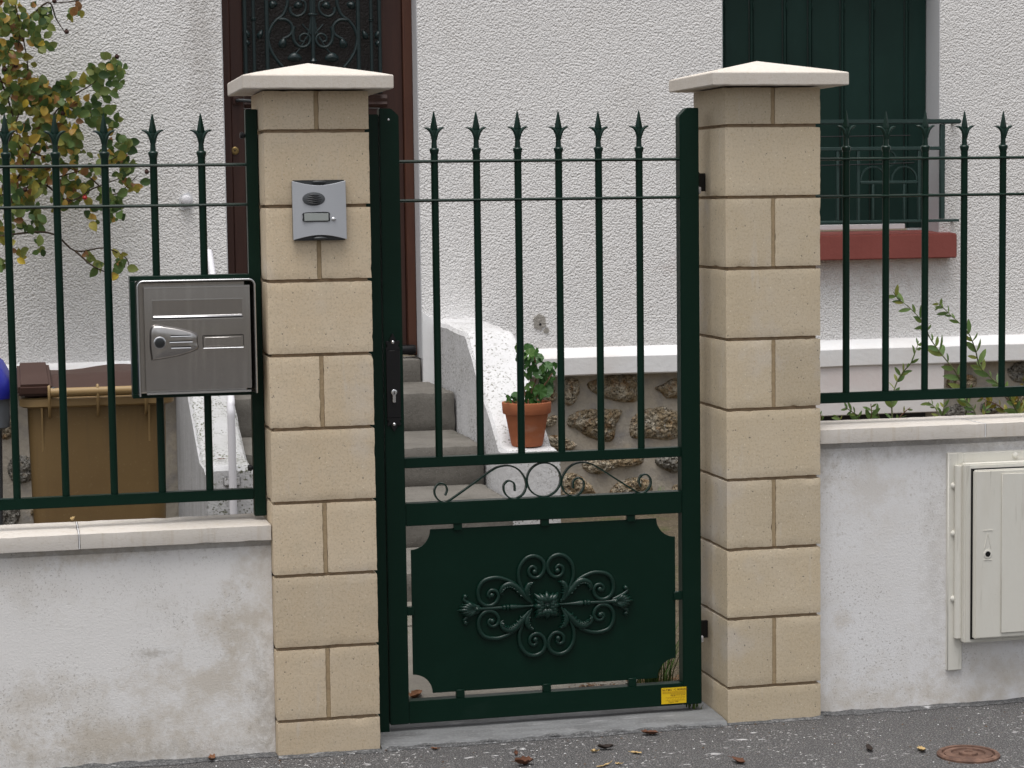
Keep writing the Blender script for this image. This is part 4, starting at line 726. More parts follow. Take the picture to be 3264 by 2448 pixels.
for k in range(8):
    an = R(45*k+22.5*0); big = 1 if k % 2 else .82
    for da in (-15, 0, 15):
        a2 = an+R(da); L = (.050 if da == 0 else .041)*big
        pts = [(ox+.010*math.cos(a2), oy-.005, oz+.010*math.sin(a2)), (ox+L*.55*math.cos(a2), oy-.014, oz+L*.55*math.sin(a2)), (ox+L*math.cos(a2), oy-.006, oz+L*math.sin(a2))]
        mb.tube(cr(pts, 4), [.005, .0095, .0105, .0075, .0015], 9)
op('ornament_rosette', mb)
mb = MB(); mb.lathe([(.013, 0), (.013, .012), (.009, .016), (.003, .017)], (ox, oy-.002, oz), 'y', 16)
for k in range(9): mb.lathe([(.0048, 0), (.0048, .009), (.003, .012), (.001, .0125)], (ox+.0125*math.cos(R(40*k)), oy-.006, oz+.0125*math.sin(R(40*k))), 'y', 9)
mb.lathe([(.005, 0), (.005, .016), (.002, .019)], (ox, oy-.003, oz), 'y', 10); op('ornament_boss', mb)
# lock plate
def fleur(cx, z, s):
    P = [(-.020, 0), (.020, 0), (.0205, .006), (.015, .012), (.0175, .017), (.0205, .022), (.017, .027), (.011, .026), (.008, .023), (.009, .030), (.005, .038), (.0015, .046), (-.0015, .046), (-.005, .038), (-.009, .030), (-.008, .023), (-.011, .026), (-.017, .027), (-.0205, .022), (-.0175, .017), (-.015, .012), (-.0205, .006)]
    return [(cx+x, z+s*h) for x, h in P]
lx = .3585
lp = MB(); lp.box(lx-.0195, lx+.0195, GYF-.006, GYF-.0005, .907, 1.094)
top = fleur(lx, 1.0945, 1); bot = fleur(lx, .9065, -.82)[::-1]
lp.prism(top, GYF-.005, GYF-.0006); lp.prism(bot, GYF-.005, GYF-.0006)
lock = part('lock_plate', lp, BLACK, gate, bevel=.0008)
cyl = MB(); cyl.lathe([(.0088, 0), (.0088, .008), (.0075, .009), (.003, .0092)], (lx, GYF-.006, .978), 'y', 18); cyl.box(lx-.0045, lx+.0045, GYF-.0145, GYF-.0062, .950, .975)
cy = part('lock_cylinder', cyl, STEELB, lock, bevel=.0006)
part('keyhole', MB().box(lx-.0010, lx+.0010, GYF-.0162, GYF-.0150, .973, .982), BLACK, cy)
for z in (1.117, .888): part('plate_screw', MB().lathe([(.0045, 0), (.0045, .002), (.003, .0035), (.001, .004)], (lx, GYF-.005, z), 'y', 12), STEELB, lock)
# hinges on the right pillar
for z in (1.545, .240):
    hg = part('hinge', MB().box(1.2545, 1.2905, .172, .180, z-.022, z+.03), BLACK, gate, bevel=.002)
    part('hinge_pin', MB().lathe([(.006, -.030), (.007, -.026), (.007, .03), (.005, .034)], (1.2615, .160, z), 'z', 14), BLACK, hg)
    part('hinge_cap', MB().lathe([(.005, -.008), (.0065, -.006), (.0065, .008), (.004, .011)], (1.2615, .146, z-.020), 'z', 14), PVC, hg)
# maker's sticker
sx0, sx1, sz0, sz1 = 1.130, 1.2055, .0425, .0895; ys = GYF-.0016
stk = part('sticker', MB().box(sx0, sx1, ys, GYF-.0003, sz0, sz1), YELL, gate)
def text(s, x, z, size, m, parent, y, align='LEFT', bold=.0):
    c = bpy.data.curves.new('t', 'FONT'); c.body = s; c.size = size; c.align_x = align; c.offset = bold
    o = bpy.data.objects.new('t', c); COL.objects.link(o); bpy.context.view_layer.update()
    me = bpy.data.meshes.new_from_object(o.evaluated_get(bpy.context.evaluated_depsgraph_get())); bpy.data.objects.remove(o); me.materials.clear()
    me.transform(Matrix.Rotation(R(90), 4, 'X'))
    return link('lettering', me, m, parent, (x, y, z))
yt = ys-.0005
text('Sté F.M.S. - C. BORGNE', sx0+.0025, sz1-.0085, .0076, INK, stk, yt, bold=.00012)
text('Tél. 01 69 66 16 69', sx0+.027, sz0+.0215, .0056, INK, stk, yt, bold=.0002)
text('Depuis 1978', sx0+.021, sz0+.0035, .0058, INK, stk, yt)
ln = MB(); rn = random.Random(2)
for z, a, b in ((sz1-.0125, .003, .073), (sz1-.016, .003, .072), (sz1-.0195, .028, .073)):
    x = a
    while x < b: w = rn.uniform(.0015, .005); ln.box(sx0+x, min(sx0+x+w, sx1-.002), yt-.0001, yt+.0003, z, z+.0016); x += w+.0009
for z in (sz0+.0185, sz0+.0098): ln.box(sx0+.012, sx1-.004, yt-.0001, yt+.0003, z, z+.0006)
for k in range(7): ln.add([(sx0+.016+.008*k, yt, sz0+.0105), (sx0+.0168+.008*k, yt, sz0+.0105), (sx0+.0218+.008*k, yt, sz0+.0182), (sx0+.021+.008*k, yt, sz0+.0182)], [(0,1,2,3)])
part('fine_print', ln, INKP, stk)
# fixed receiving post on the lock side
jb = part('gate_stop_post', MB().box(.2895, .3315, .126, .166, .0, 1.745), GREEN, None, bevel=.0018, seg=2)
tag(jb, 'narrow dark green stop post squeezed between intercom pillar and gate', 'post')

# ================================================================== MAILBOX
mbx = thing('mailbox', 'brushed stainless steel mailbox set into the left fence', 'mailbox', (-.185, .1, 1.0))
part('box_body', MB().box(-.338, -.052, .06, .33, 1.002, 1.300), STEEL, mbx, bevel=.003)
# hood: rounded frame, open in front, wider at the foot
def rrect(x0, x1, z0, z1, r, n=6):
    P = [(x0, z0), (x1, z0)]
    for cx, cz, a in ((x1-r, z1-r, 0), (x0+r, z1-r, 90)): P += [(cx+r*math.cos(R(a+90*k/n)), cz+r*math.sin(R(a+90*k/n))) for k in range(n+1)]
    return P
o1 = rrect(-.341, -.030, .997, 1.304, .016); i1 = rrect(-.338, -.033, .997, 1.301, .0135); o2 = rrect(-.345, -.040, .997, 1.306, .016); i2 = rrect(-.342, -.043, .997, 1.303, .0135)
n = len(o1); v = [(x, .022, z) for x, z in o1]+[(x, .022, z) for x, z in i1]+[(x, .090, z) for x, z in o2]+[(x, .090, z) for x, z in i2]; f = []
for k in range(1, n):
    a, b = k, (k+1) % n
    f += [(a, b, n+b, n+a), (a, 2*n+a, 2*n+b, b), (n+a, n+b, 3*n+b, 3*n+a), (2*n+a, 3*n+a, 3*n+b, 2*n+b)]
hd = part('hood', MB().add(v, f), STEEL, mbx, ang=40)
part('hood_lip', MB().tube([(x, .0215, z) for x, z in o1[1:]]+[(o1[0][0], .0215, o1[0][1])], .0018, 6), STEELB, hd)
v = []; f = []; NZ, NX = 14, 10
for i in range(NX+1):
    for k in range(NZ+1):
        s, t = i/NX, k/NZ
        v.append((-.3235+.281*s,   .0392-.0040*math.sin(math.pi*(.12+.8*t))-.0012*math.sin(math.pi*s), 1.010+.278*t))
for i in range(NX):
    for k in range(NZ): q = i*(NZ+1)+k; f.append((q, q+NZ+1, q+NZ+2, q+1))
o = len(v); v += [(x, .058, z) for x, y, z in v[:]]
for i in range(NX): q = i*(NZ+1); f += [(q, o+q, o+q+NZ+1, q+NZ+1), (q+NZ, q+NZ+NZ+1, o+q+NZ+NZ+1, o+q+NZ)]
for k in range(NZ): q = k; f += [(q, q+1, o+q+1, o+q)]; q = NX*(NZ+1)+k; f += [(q, o+q, o+q+1, q+1)]
dr = part('box_door', MB().add(v, f), STEEL, mbx, ang=40)
part('door_top_edge', MB().box(-.3235, -.0425, .0325, .0345, 1.2835, 1.2865), STEELB, dr)
part('base_strip', MB().box(-.322, -.044, .040, .060, .9995, 1.005), STEELB, mbx)
fl = MB(); fl.prismx([(.0338, 1.2505), (.0318, 1.2505), (.0328, 1.2105), (.0340, 1.2105)], -.3015, -.0645)
fp = part('letter_flap', fl, STEEL, dr)
part('flap_lip', MB().prismx([(.0330, 1.2110), (.0270, 1.2070), (.0270, 1.2050), (.0330, 1.2045)], -.3015, -.0645), STEELB, fp, bevel=.0012)
part('slot_edge', MB().box(-.3035, -.0625, .0325, .0342, 1.2515, 1.2535), STEELB, dr); part('slot_edge', MB().box(-.3035, -.0625, .0305, .0342, 1.1985, 1.2015), STEELB, dr)
part('slot_shadow_gap', MB().box(-.3025, -.0635, .0325, .0342, 1.2018, 1.2042), BLACK, dr)
sh = cr([(-.3095, 1.10), (-.3125, 1.14), (-.3050, 1.1845), (-.26, 1.1825), (-.215, 1.1725), (-.186, 1.160), (-.1835, 1.138), (-.1845, 1.118), (-.23, 1.103), (-.27, 1.096), (-.305, 1.092)], 4, True)
# embossed shield: scaled rings bulging forward
v = []; f = []; P = [(p.x, p.y) for p in sh]; n = len(P); cx, cz = -.25, 1.138
for s, y in ((1, .0352), (.985, .0335), (.93, .0275), (.84, .0245), (.5, .0228), (0.05, .0224)):
    for x, z in P: v.append((cx+(x-cx)*s, y, cz+(z-cz)*s))
for q in range(5):
    for k in range(n): f.append((q*n+k, q*n+(k+1) % n, (q+1)*n+(k+1) % n, (q+1)*n+k))
f.append(tuple(range(5*n, 6*n))); shd = part('lock_shield', MB().add(v, f), STEEL, dr, ang=60)
lkm = part('lock', MB().lathe([(.0165, 0), (.0165, .003), (.0145, .004), (.0135, .003), (.0130, .0032)], (-.286, .0235, 1.1395), 'y', 24), STEELB, shd)
part('lock_barrel', MB().lathe([(.0130, 0), (.0130, .0042), (.009, .005)], (-.286, .0230, 1.1395), 'y', 20), STEELD, shd)
for xa, xb, z in ((-.257, -.204, 1.1545), (-.260, -.1995, 1.1390), (-.256, -.204, 1.1235)):
    part('vent_rib', MB().tube([(xa, .0220, z), (xb, .0220, z)], .0024, 8), STEELB, shd); part('vent_slot', MB().box(xa, xb, .0217, .0245, z+.0024, z+.0046), BLACK, shd)
np_ = part('name_plate', MB().box(-.1715, -.0615, .0305, .0340, 1.1205, 1.1555), STEEL, dr, bevel=.002, seg=2)
part('plate_window', MB().box(-.1655, -.0675, .0292, .0304, 1.1265, 1.1500), STEEL, np_, bevel=.0008); part('plate_lip', MB().tube([(-.170, .0302, 1.1205), (-.063, .0302, 1.1205)], .0018, 6), STEELB, np_)

# ================================================================== INTERCOM
ic = thing('intercom', 'silver door intercom with oval speaker fixed on the pillar', 'intercom', (.143, 0, 1.405))
part('back_box', MB().box(.0715, .2145, -.018, -.0005, 1.4045, 1.5655), DGREY, ic, bevel=.003, seg=2)
# face with concave top and bottom, slightly bowed
ft = [(.0705+.1440*k/20, 1.5635-.0120*math.sin(math.pi*k/20)) for k in range(21)]; fbm = [(.0715+.1440*k/20, 1.4065+.0125*math.sin(math.pi*k/20)) for k in range(21)]
v = []; f = []
for k in range(21):
    b = -.021-.007*math.sin(math.pi*k/20)
    v += [(fbm[k][0], b, fbm[k][1]), (ft[k][0], b, ft[k][1]), (fbm[k][0], -.015, fbm[k][1]), (ft[k][0], -.015, ft[k][1])]
for k in range(20):
    a = 4*k; f += [(a, a+4, a+5, a+1), (a+1, a+5, a+7, a+3), (a+2, a+6, a+4, a), (a+3, a+7, a+6, a+2)]
f += [(0, 1, 3, 2), (80, 82, 83, 81)]
fc = part('face_plate', MB().add(v, f), ALU, ic, bevel=.0008, ang=30)
for z, sg in ((1.5600, 1), (1.4105, -1)): part('lens_cap', MB().lathe([(.019, 0), (.019, .006), (.014, .0095), (.004, .011)], (0, 0, 0), 'y', 20), DGREY, ic).location += Vector((.143, -.0185, z))
for o in [c for c in ic.children if c.name.startswith('lens_cap')]: o.scale = (1, 1, .28)
def ell(cx, cz, a, b, prof, y, n=32):
    v = []; f = []
    for s, d in prof:
        for k in range(n): v.append((cx+a*s*math.cos(2*math.pi*k/n), y-d, cz+b*s*math.sin(2*math.pi*k/n)))
    for q in range(len(prof)-1):
        for k in range(n): f.append((q*n+k, q*n+(k+1) % n, (q+1)*n+(k+1) % n, (q+1)*n+k))
    f.append(tuple(range((len(prof)-1)*n, len(prof)*n))); return MB().add(v, f)
sp = part('speaker', ell(.1275, 1.5155, .0305, .0185, ((1, -.001), (.97, .002), (.8, .0035), (.4, .0045), (.1, .0047)), -.0268), SPKG, ic)
for k in range(5):
    z = 1.5155+(k-2)*.0056; hw = .021-.0022*abs(k-2)**1.5; sl = -.0022
    part('speaker_slot', MB().tube(cr([(.1275-hw, -.0302, z+.0012), (.1275-hw*.3, -.0316, z-.0008), (.1275+hw*.4, -.0316, z-.0016+sl*.3), (.1275+hw, -.0302, z-.0006+sl*.2)], 4), [.0007, .0020, .0020, .0007], 6), BLACK, sp)
nw = part('name_window', MB().prism([(p.x, p.y) for p in cr([(.0985, 1.4560), (.0975, 1.468), (.0985, 1.4785), (.133, 1.4805), (.1665, 1.4795), (.1685, 1.468), (.1675, 1.4555), (.133, 1.4545)][::-1], 4, True)], -.0292, -.024), STEELD, ic)
part('name_card', MB().box(.1005, .1655, -.0301, -.0292, 1.4575, 1.4770), PANE, nw, bevel=.0006)
part('call_button', ell(.1795, 1.4610, .0066, .0052, ((1, 0), (.9, .002), (.5, .0035), (.1, .004)), -.0262, 16), STEELB, ic)

# ================================================================== METER BOX
mt = thing('meter_box', 'cream painted metal meter cupboard set in the right wall', 'meter box', (2.4, .02, .17))
part('wall_frame', MB().box(1.982, 2.030, .028, .060, .105, .752), CREAM, mt, bevel=.003); part('wall_frame', MB().box(2.0305, 2.72, .029, .060, .70, .751), CREAM, mt, bevel=.003)
part('door_frame', MB().box(2.018, 2.68, -.010, .0275, .193, .722), CREAM, mt, bevel=.004, seg=2)
part('frame_gap', MB().box(2.036, 2.66, -.0125, -.0102, .2045, .7085), BLACK, mt)
md = part('door_leaf', MB().box(2.040, 2.656, -.030, -.0126, .208, .705), CREAM, mt, bevel=.004, seg=2)
part('door_pressing', MB().box(2.122, 2.62, -.0345, -.0302, .222, .694), CREAM, md, bevel=.004, seg=3)
part('hinge_strip', MB().tube([(2.012, .020, .205), (2.012, .020, .715)], .0125, 10), CREAM, mt)
for z in (.655, .514, .320): part('rivet', MB().lathe([(.0095, 0), (.009, .004), (.005, .0075), (.001, .008)], (1.9995, .029, z), 'y', 14), CREAM, mt)
part('rivet', MB().lathe([(.0095, 0), (.009, .004), (.005, .0075), (.001, .008)], (2.195, .029, .737), 'y', 14), CREAM, mt)
ml = part('door_lock', MB().lathe([(.013, 0), (.013, .002), (.009, .0025), (.0085, .0)], (2.081, -.0295, .4580), 'y', 20), CREAM, md)
part('lock_hole', MB().lathe([(.0075, 0), (.0075, .0012)], (2.081, -.0306, .4580), 'y', 16), BLACK, ml)
part('embossed_mark', MB().ribbon([(2.070, .475), (2.0805, .520), (2.091, .475)], .0015, -.0312, -.0298), CREAM, md)
part('embossed_frame', MB().ribbon([(2.068, .441), (2.094, .441)], .0015, -.0312, -.0298), CREAM, md); part('embossed_frame', MB().ribbon([(2.066, .528), (2.096, .528)], .0015, -.0312, -.0298), CREAM, md)

# ================================================================== VALVE COVER
vc = thing('valve_cover', 'small round rusty iron cover set into the pavement', 'cover', (1.80, -.50, .0))
part('rim', MB().lathe([(.084, -.01), (.084, .005), (.080, .009), (.071, .009), (.069, .002), (.060, .002)], (1.80, -.50, 0), 'z', 40), RUST, vc)
part('lid', MB().lathe([(.064, -.01), (.064, .007), (.046, .009), (.044, .004), (.026, .004), (.024, .010), (.012, .011), (.010, .007), (.002, .007)], (1.80, -.50, 0), 'z', 40), RUST, vc)
# ================================================================== WHEELED BINS
def wheelie(name, label, xc, yf, w, d, zr, mb_, mr, ml, lid):
    t = thing(name, label, 'bin', (xc, yf+d/2, 0))
    # tapered body with rounded corners
    def loop(hw, y0, y1, r, z, n=5):
        P = []
        for cx, cy, a in ((xc+hw-r, y0+r, -90), (xc+hw-r, y1-r, 0), (xc-hw+r, y1-r, 90), (xc-hw+r, y0+r, 180)):
            P += [(cx+r*math.cos(R(a+90*k/n)), cy+r*math.sin(R(a+90*k/n)), z) for k in range(n+1)]
        return P
    v = []; f = []; hw = w/2
    secs = [(hw*.80, yf+.06, yf+d-.12, .045, .06), (hw*.84, yf+.045, yf+d-.08, .05, .3), (hw*.875, yf+.03, yf+d-.05, .05, .6), (hw*.90, yf+.022, yf+d-.03, .05, zr-.02)]
    for q in secs: v += loop(*q)
    n = len(v)//len(secs)
    for q in range(len(secs)-1):
        for k in range(n): f.append((q*n+k, q*n+(k+1) % n, (q+1)*n+(k+1) % n, (q+1)*n+k))
    f.append(tuple(range(n-1, -1, -1))); part('body', MB().add(v, f), mb_, t)
    v = []; f = []
    for q in ((hw-.01, yf+.012, yf+d-.008, .05, zr-.032), (hw, yf+.0, yf+d, .055, zr-.026), (hw, yf, yf+d, .055, zr-.004), (hw-.006, yf+.006, yf+d-.006, .05, zr), (hw-.03, yf+.03, yf+d-.03, .04, zr)): v += loop(*q)
    for q in range(4):
        for k in range(n): f.append((q*n+k, q*n+(k+1) % n, (q+1)*n+(k+1) % n, (q+1)*n+k))
    part('rim', MB().add(v, f), mr, t, ang=50)
    part('handle', MB().tube([(xc-hw*.60, yf-.012, zr+.018), (xc+hw*.60, yf-.012, zr+.018)], .0135, 14), mr, t)
    for x in (-.62, 0, .62): part('handle_bracket', MB().tube(cr([(xc+hw*x, yf+.02, zr-.06), (xc+hw*x, yf-.004, zr-.04), (xc+hw*x, yf-.020, zr+.005), (xc+hw*x, yf-.012, zr+.036), (xc+hw*x, yf+.01, zr+.026)], 4), .0045, 7, 1, 1), mr, t)
    for x in (-.72, .66): part('body_rib', MB().prismx([(yf+.03, zr-.03), (yf-.0, zr-.03), (yf+.02, zr-.10), (yf+.028, zr-.17), (yf+.034, zr-.17)], xc+hw*x-.003, xc+hw*x+.003), mr, t)
    for x in (-.55, .55): part('wheel', MB().lathe([(.05, -.022), (.085, -.022), (.095, -.015), (.095, .015), (.085, .022), (.05, .022)], (xc+hw*x*1.2, yf+.06, .095), 'x', 24), BLACK, t)
    if lid == 'flat':
        v = []; f = []; NX, NY = 24, 14
        for i in range(NX+1):
            for j in range(NY+1):
                x = -1+2*i/NX; y = j/NY
                z = zr+.012+.054*(1-y*.25)*min(1, y*3+.25)*(1-.2*abs(x)**8)+.006*math.sin(x*4.2)*y+.004*x*y
                v.append((xc+x*hw*.93, yf+.018+y*(d-.0), z))
        for i in range(NX):
            for j in range(NY): a = i*(NY+1)+j; f.append((a, a+NY+1, a+NY+2, a+1))
        o = len(v); v += [(x, y, zr+.004) for x, y, z in v[:]]
        for i in range(NX): a = i*(NY+1); f.append((a, o+a, o+a+NY+1, a+NY+1)); a += NY; f.append((a, a+NY+1, o+a+NY+1, o+a))
        for j in range(NY): a = j; f.append((a, a+1, o+a+1, o+a)); a = NX*(NY+1)+j; f.append((a, o+a, o+a+1, a+1))
        ld = part('lid', MB().add(v, f), ml, t, ang=35)
        for s in (-1, 1):
            hood = MB(); x = xc+s*hw*.80
            hood.add([(x-.055, yf-.012, zr+.008), (x+.055, yf-.012, zr+.008), (x+.06, yf+.18, zr+.03), (x-.06, yf+.18, zr+.03), (x-.050, yf-.014, zr+.043), (x+.050, yf-.014, zr+.043), (x+.045, yf+.20, zr+.100), (x-.05, yf+.20, zr+.100)], [(0,3,2,1), (4,5,6,7), (0,1,5,4), (1,2,6,5), (2,3,7,6), (3,0,4,7)])
            part('lid_hinge_hood', hood, ml, ld, bevel=.008, seg=2)
            part('hinge_pin', MB().lathe([(.012, -.008), (.014, 0), (.012, .008)], (x-s*.056, yf-.006, zr+.022), 'x', 14), BLACK, ld)
    else:
        v = []; f = []; prof = [(-.03, 1.02, .0), (.0, 1.03, .03), (.028, 1.0, .06), (.060, .93, .085), (.082, .80, .09), (.090, .5, .09)]
        for h, s, q in prof: v += loop(hw*s, yf-.015+(1-s)*.2, yf+d+.01-(1-s)*.2, .06*s, zr+.014+h)
        for q in range(len(prof)-1):
            for k in range(n): f.append((q*n+k, q*n+(k+1) % n, (q+1)*n+(k+1) % n, (q+1)*n+k))
        f.append(tuple(range((len(prof)-1)*n, len(prof)*n))); part('lid', MB().add(v, f), ml, t, ang=60)
        v = []; f = []
        for q in ((hw*.93, yf+.014, yf+d-.02, .05, zr-.115), (hw*1.0, yf-.004, yf+d+.004, .055, zr-.105), (hw*1.01, yf-.008, yf+d+.008, .055, zr-.015), (hw*.98, yf+.002, yf+d-.002, .055, zr-.006)): v += loop(*q)
        for q in range(3):
            for k in range(n): f.append((q*n+k, q*n+(k+1) % n, (q+1)*n+(k+1) % n, (q+1)*n+k))
        part('collar', MB().add(v, f), mr, t, ang=50)
    return t
wheelie('wheelie_bin', 'tan wheelie bin with dark brown lid behind the mailbox fence', -.417, 1.0, .474, .52, .915, BINB, BINR, BINL, 'flat')
wheelie('wheelie_bin', 'grey wheelie bin with bright blue lid at the left edge', -.925, 1.02, .48, .52, .930, GREYP, GREYP, BLUE, 'dome')

# ================================================================== POTTED GERANIUM
px, py, pz = 1.400, 2.862, .484
gp = thing('potted_geranium', 'green geranium in a terracotta pot on the stair wall', 'potted plant', (px, py, pz))
part('pot', MB().lathe([(.05, 0), (.062, .001), (.066, .01), (.0885, .130), (.0905, .134), (.0985, .137), (.1005, .141), (.1035, .180), (.1025, .184), (.098, .185), (.094, .182), (.091, .165), (.02, .163)], (px, py, pz), 'z', 48), TERRA, gp, ang=30)
part('soil', MB().lathe([(.0915, .160), (.0915, .166), (.05, .170), (.01, .169)], (px, py, pz), 'z', 30), SOIL, gp)
def gleaf_mesh(seed):
    rn = random.Random(seed); v = [(0, 0, 0)]; f = []; n = 28
    for r in (.5, 1):
        for k in range(n):
            a = R(18)+R(324)*k/(n-1); rr_ = r*(1+(.13*abs(math.sin(a*3.5))-.05 if r == 1 else 0))
            v.append((rr_*math.sin(a), -rr_*math.cos(a), .12*r*r+(.10*math.sin(a*7+seed) if r == 1 else .02*math.sin(a*7))))
    for k in range(n-1): f += [(0, 1+k, 2+k), (1+k, 1+n+k, 2+n+k, 2+k)]
    m = MB().add(v, f).mesh('leaf', ang=70); m.materials.append(GERA); return m
GL = [gleaf_mesh(s) for s in range(4)]
rn = random.Random(21)
gst = MB()
stems = [[(0, .16), (-.01, .25), (-.015, .33), (-.01, .40)], [(0, .16), (.03, .24), (.05, .30), (.035, .37)], [(.01, .16), (.05, .22), (.085, .27), (.11, .30)], [(-.01, .16), (-.05, .18), (-.075, .20)], [(.01, .16), (.03, .20), (.055, .235)]]
for s in stems: gst.tube(cr([(px+x, py+rn.uniform(-.02, .02), pz+z) for x, z in s], 4), [.0045, .003], 7)
part('stem', gst, STEMR, gp)
spots = [(-.02, .405, .026), (.0, .385, .03), (.02, .40, .028), (-.03, .37, .027), (.035, .385, .026), (.05, .36, .03), (.03, .35, .028), (-.01, .345, .026), (.07, .345, .028), (.085, .33, .024), (.10, .315, .02), (.12, .33, .016), (.105, .30, .02), (.075, .285, .022), (.02, .31, .028), (.045, .30, .026), (-.005, .29, .024), (.06, .255, .034), (.09, .245, .034), (.075, .225, .032), (.045, .23, .03), (.105, .265, .026), (.01, .25, .024), (.025, .215, .026), (.0, .20, .026), (.03, .19, .026), (.05, .20, .024), (-.03, .20, .022), (-.07, .205, .026), (-.09, .20, .022), (-.055, .195, .022), (-.08, .185, .020), (.015, .18, .022), (-.045, .215, .018), (-.01, .325, .022), (.062, .318, .02)]
for i, (x, z, r) in enumerate(spots):
    link('leaf', GL[i % 4], None, gp, (px+x, py+rn.uniform(-.055, .03), pz+z), (R(rn.uniform(25, 95)), R(rn.uniform(-40, 40)), R(rn.uniform(-70, 70))), r)

# ================================================================== ROSE BUSH
def leaf_mesh(name, L, w, m, fold=.25, curl=.15, n=5):
    v = []; f = []
    for i in range(n+1):
        t = i/n; hw_ = w*math.sin(math.pi*min(1, t*.97+.03))**.75 if t < 1 else .0
        z = -curl*L*t*t
        v += [(-hw_, L*t, z+fold*hw_), (0, L*t, z), (hw_, L*t, z+fold*hw_)]
    for i in range(n): a = 3*i; f += [(a, a+1, a+4, a+3), (a+1, a+2, a+5, a+4)]
    me = MB().add(v, f).mesh(name, ang=80); me.materials.append(m); return me
RG = [leaf_mesh('leaf', .050, .0180, ROSEG, .35, .2, 6), leaf_mesh('leaf', .040, .0155, ROSEG, .15, .4, 6)]
RA = [leaf_mesh('leaf', .048, .0175, ROSEA, .4, .35, 6), leaf_mesh('leaf', .038, .0145, ROSEA, .6, .6, 6)]
rb = thing('rose_bush', 'rambling rose bush turning yellow and brown, in front of the white wall', 'bush', (-1.0, 3.95, 0))
cn = MB()
for c in CANES: cn.tube(cr([(x, 3.93+.05*math.sin(i*2.1+x*9), z) for i, (x, z) in enumerate(c)], 5), [.0055, .002], 6)
for x in (-1.05, -.95, -1.12): cn.tube(cr([(x, 3.95, -.02), (x+.06, 3.97, .6), (x+.16, 3.95, 1.2), (x+.26, 3.93, 1.6)], 5), [.011, .005], 7)
part('cane', cn, TWIG, rb)
rn = random.Random(11); allv = []; 
for (x, z, r, n, kind) in ROSE:
    for k in range(int(n*(3.1 if x < -.45 else 2.4)+.5)):
        a = rn.uniform(0, 6.283); q = math.sqrt(rn.random())*r*1.05
        au = kind == 1 and rn.random() < .85 or kind == 2 and rn.random() < .6 or rn.random() < .12
        allv.append((x+q*math.cos(a), 3.90+rn.uniform(-.09, .12), z+q*math.sin(a), au, rn.uniform(-180, 180)))
rn.shuffle(allv)
from mathutils import Euler
inner = {}
for i, (x, y, z, au, an) in enumerate(allv):
    src = (RA if au else RG)[i % 2]; sc = rn.uniform(.7, 1.2)
    # blades mostly face the light and the street, hanging off the canes at all angles
    M3 = Euler((R(rn.uniform(-35, 60)), R(an), R(rn.uniform(-45, 45))), 'XYZ').to_matrix() @ Euler((R(90), 0, 0)).to_matrix()
    if i < 298: link('leaf', src, None, rb, (x, y, z), M3.to_euler(), sc)
    else:
        M4 = Matrix.Translation((x, y+.03, z)) @ M3.to_4x4() @ Matrix.Scale(sc, 4)
        inner.setdefault((au, i % 7), MB()).add([tuple(M4 @ q.co) for q in src.vertices], [tuple(p.vertices) for p in src.polygons])
for (au, k), mb in sorted(inner.items()): part('inner_leaves', mb, ROSEA if au else ROSEG, rb, kind='stuff', ang=80)
for i, (x, z) in enumerate(HIPS):
    part('rose_hip', MB().lathe([(.002, -.010), (.008, -.007), (.011, 0), (.0085, .007), (.004, .010), (.006, .013)], (x, 3.86, z), 'z', 10), HIP if i == 2 else HIPD, rb)
# two small pale sprigs in the distance are part of the same bush

# ================================================================== WEEDS BEHIND THE RIGHT WALL
WL = [leaf_mesh('leaf', .060, .0098, WEEDG, .25, .12), leaf_mesh('leaf', .052, .0085, WEEDG, .4, -.15), leaf_mesh('leaf', .042, .0075, WEEDG, .2, .2)]
WY = [leaf_mesh('leaf', .050, .011, WEEDY, .25, .2), leaf_mesh('leaf', .042, .009, WEEDY, .4, .1)]
names = ['tallest slender green weed leaning left behind the right fence', 'tall bushy green weed rising beside the dark wall recess', 'slim green weed sprig leaning right before the white panel']
def weed(P, label, seed, ystep, mats, sc, dens, group=None):
    rn = random.Random(seed); y0 = .60+rn.uniform(-.06, .06)
    t = thing('weed', label, 'weed', (P[0][0], y0, P[0][1]), group)
    pts = cr([(x, y0+.02*math.sin(i*1.3+seed), z) for i, (x, z) in enumerate(P)], 6)
    part('stem', MB().tube(pts, [.0026, .0011], 6), STEMG if seed % 3 else STEMR, t)
    L = 0; nxt = .012; side = 1; tot = sum((b-a).length for a, b in zip(pts[:-1], pts[1:]))
    for a, b in zip(pts[:-1], pts[1:]):
        L += (b-a).length
        while L > nxt:
            d = (b-a).normalized(); side = -side
            for q in range(2 if rn.random() < .45 else 1):
                s2 = side if q == 0 else -side
                axis = Vector((0, 1, 0)); ang = s2*R(rn.uniform(22, 62))
                dirv = (Matrix.Rotation(ang, 3, axis) @ d).normalized()
                dirv = (dirv+Vector((0, rn.uniform(-.5, .5), 0))).normalized()
                xa = dirv.cross(Vector((rn.uniform(-.9, .9), -1, rn.uniform(-.3, .3)))).normalized(); za = xa.cross(dirv)
                M3 = Matrix((xa, dirv, za)).transposed()
                k = sc*rn.uniform(.7, 1.12)*(1-.32*L/tot)
                link('leaf', mats[rn.randrange(len(mats))], None, t, b, M3.to_euler(), k)
            nxt += dens*rn.uniform(.7, 1.3)
    return t
weed(WEEDS[0], names[0], 2, 0, WL, 1.12, .022); weed(WEEDS[1], names[1], 4, 0, WL, 1.0, .017); weed(WEEDS[2], names[2], 5, 0, WL, .9, .024)
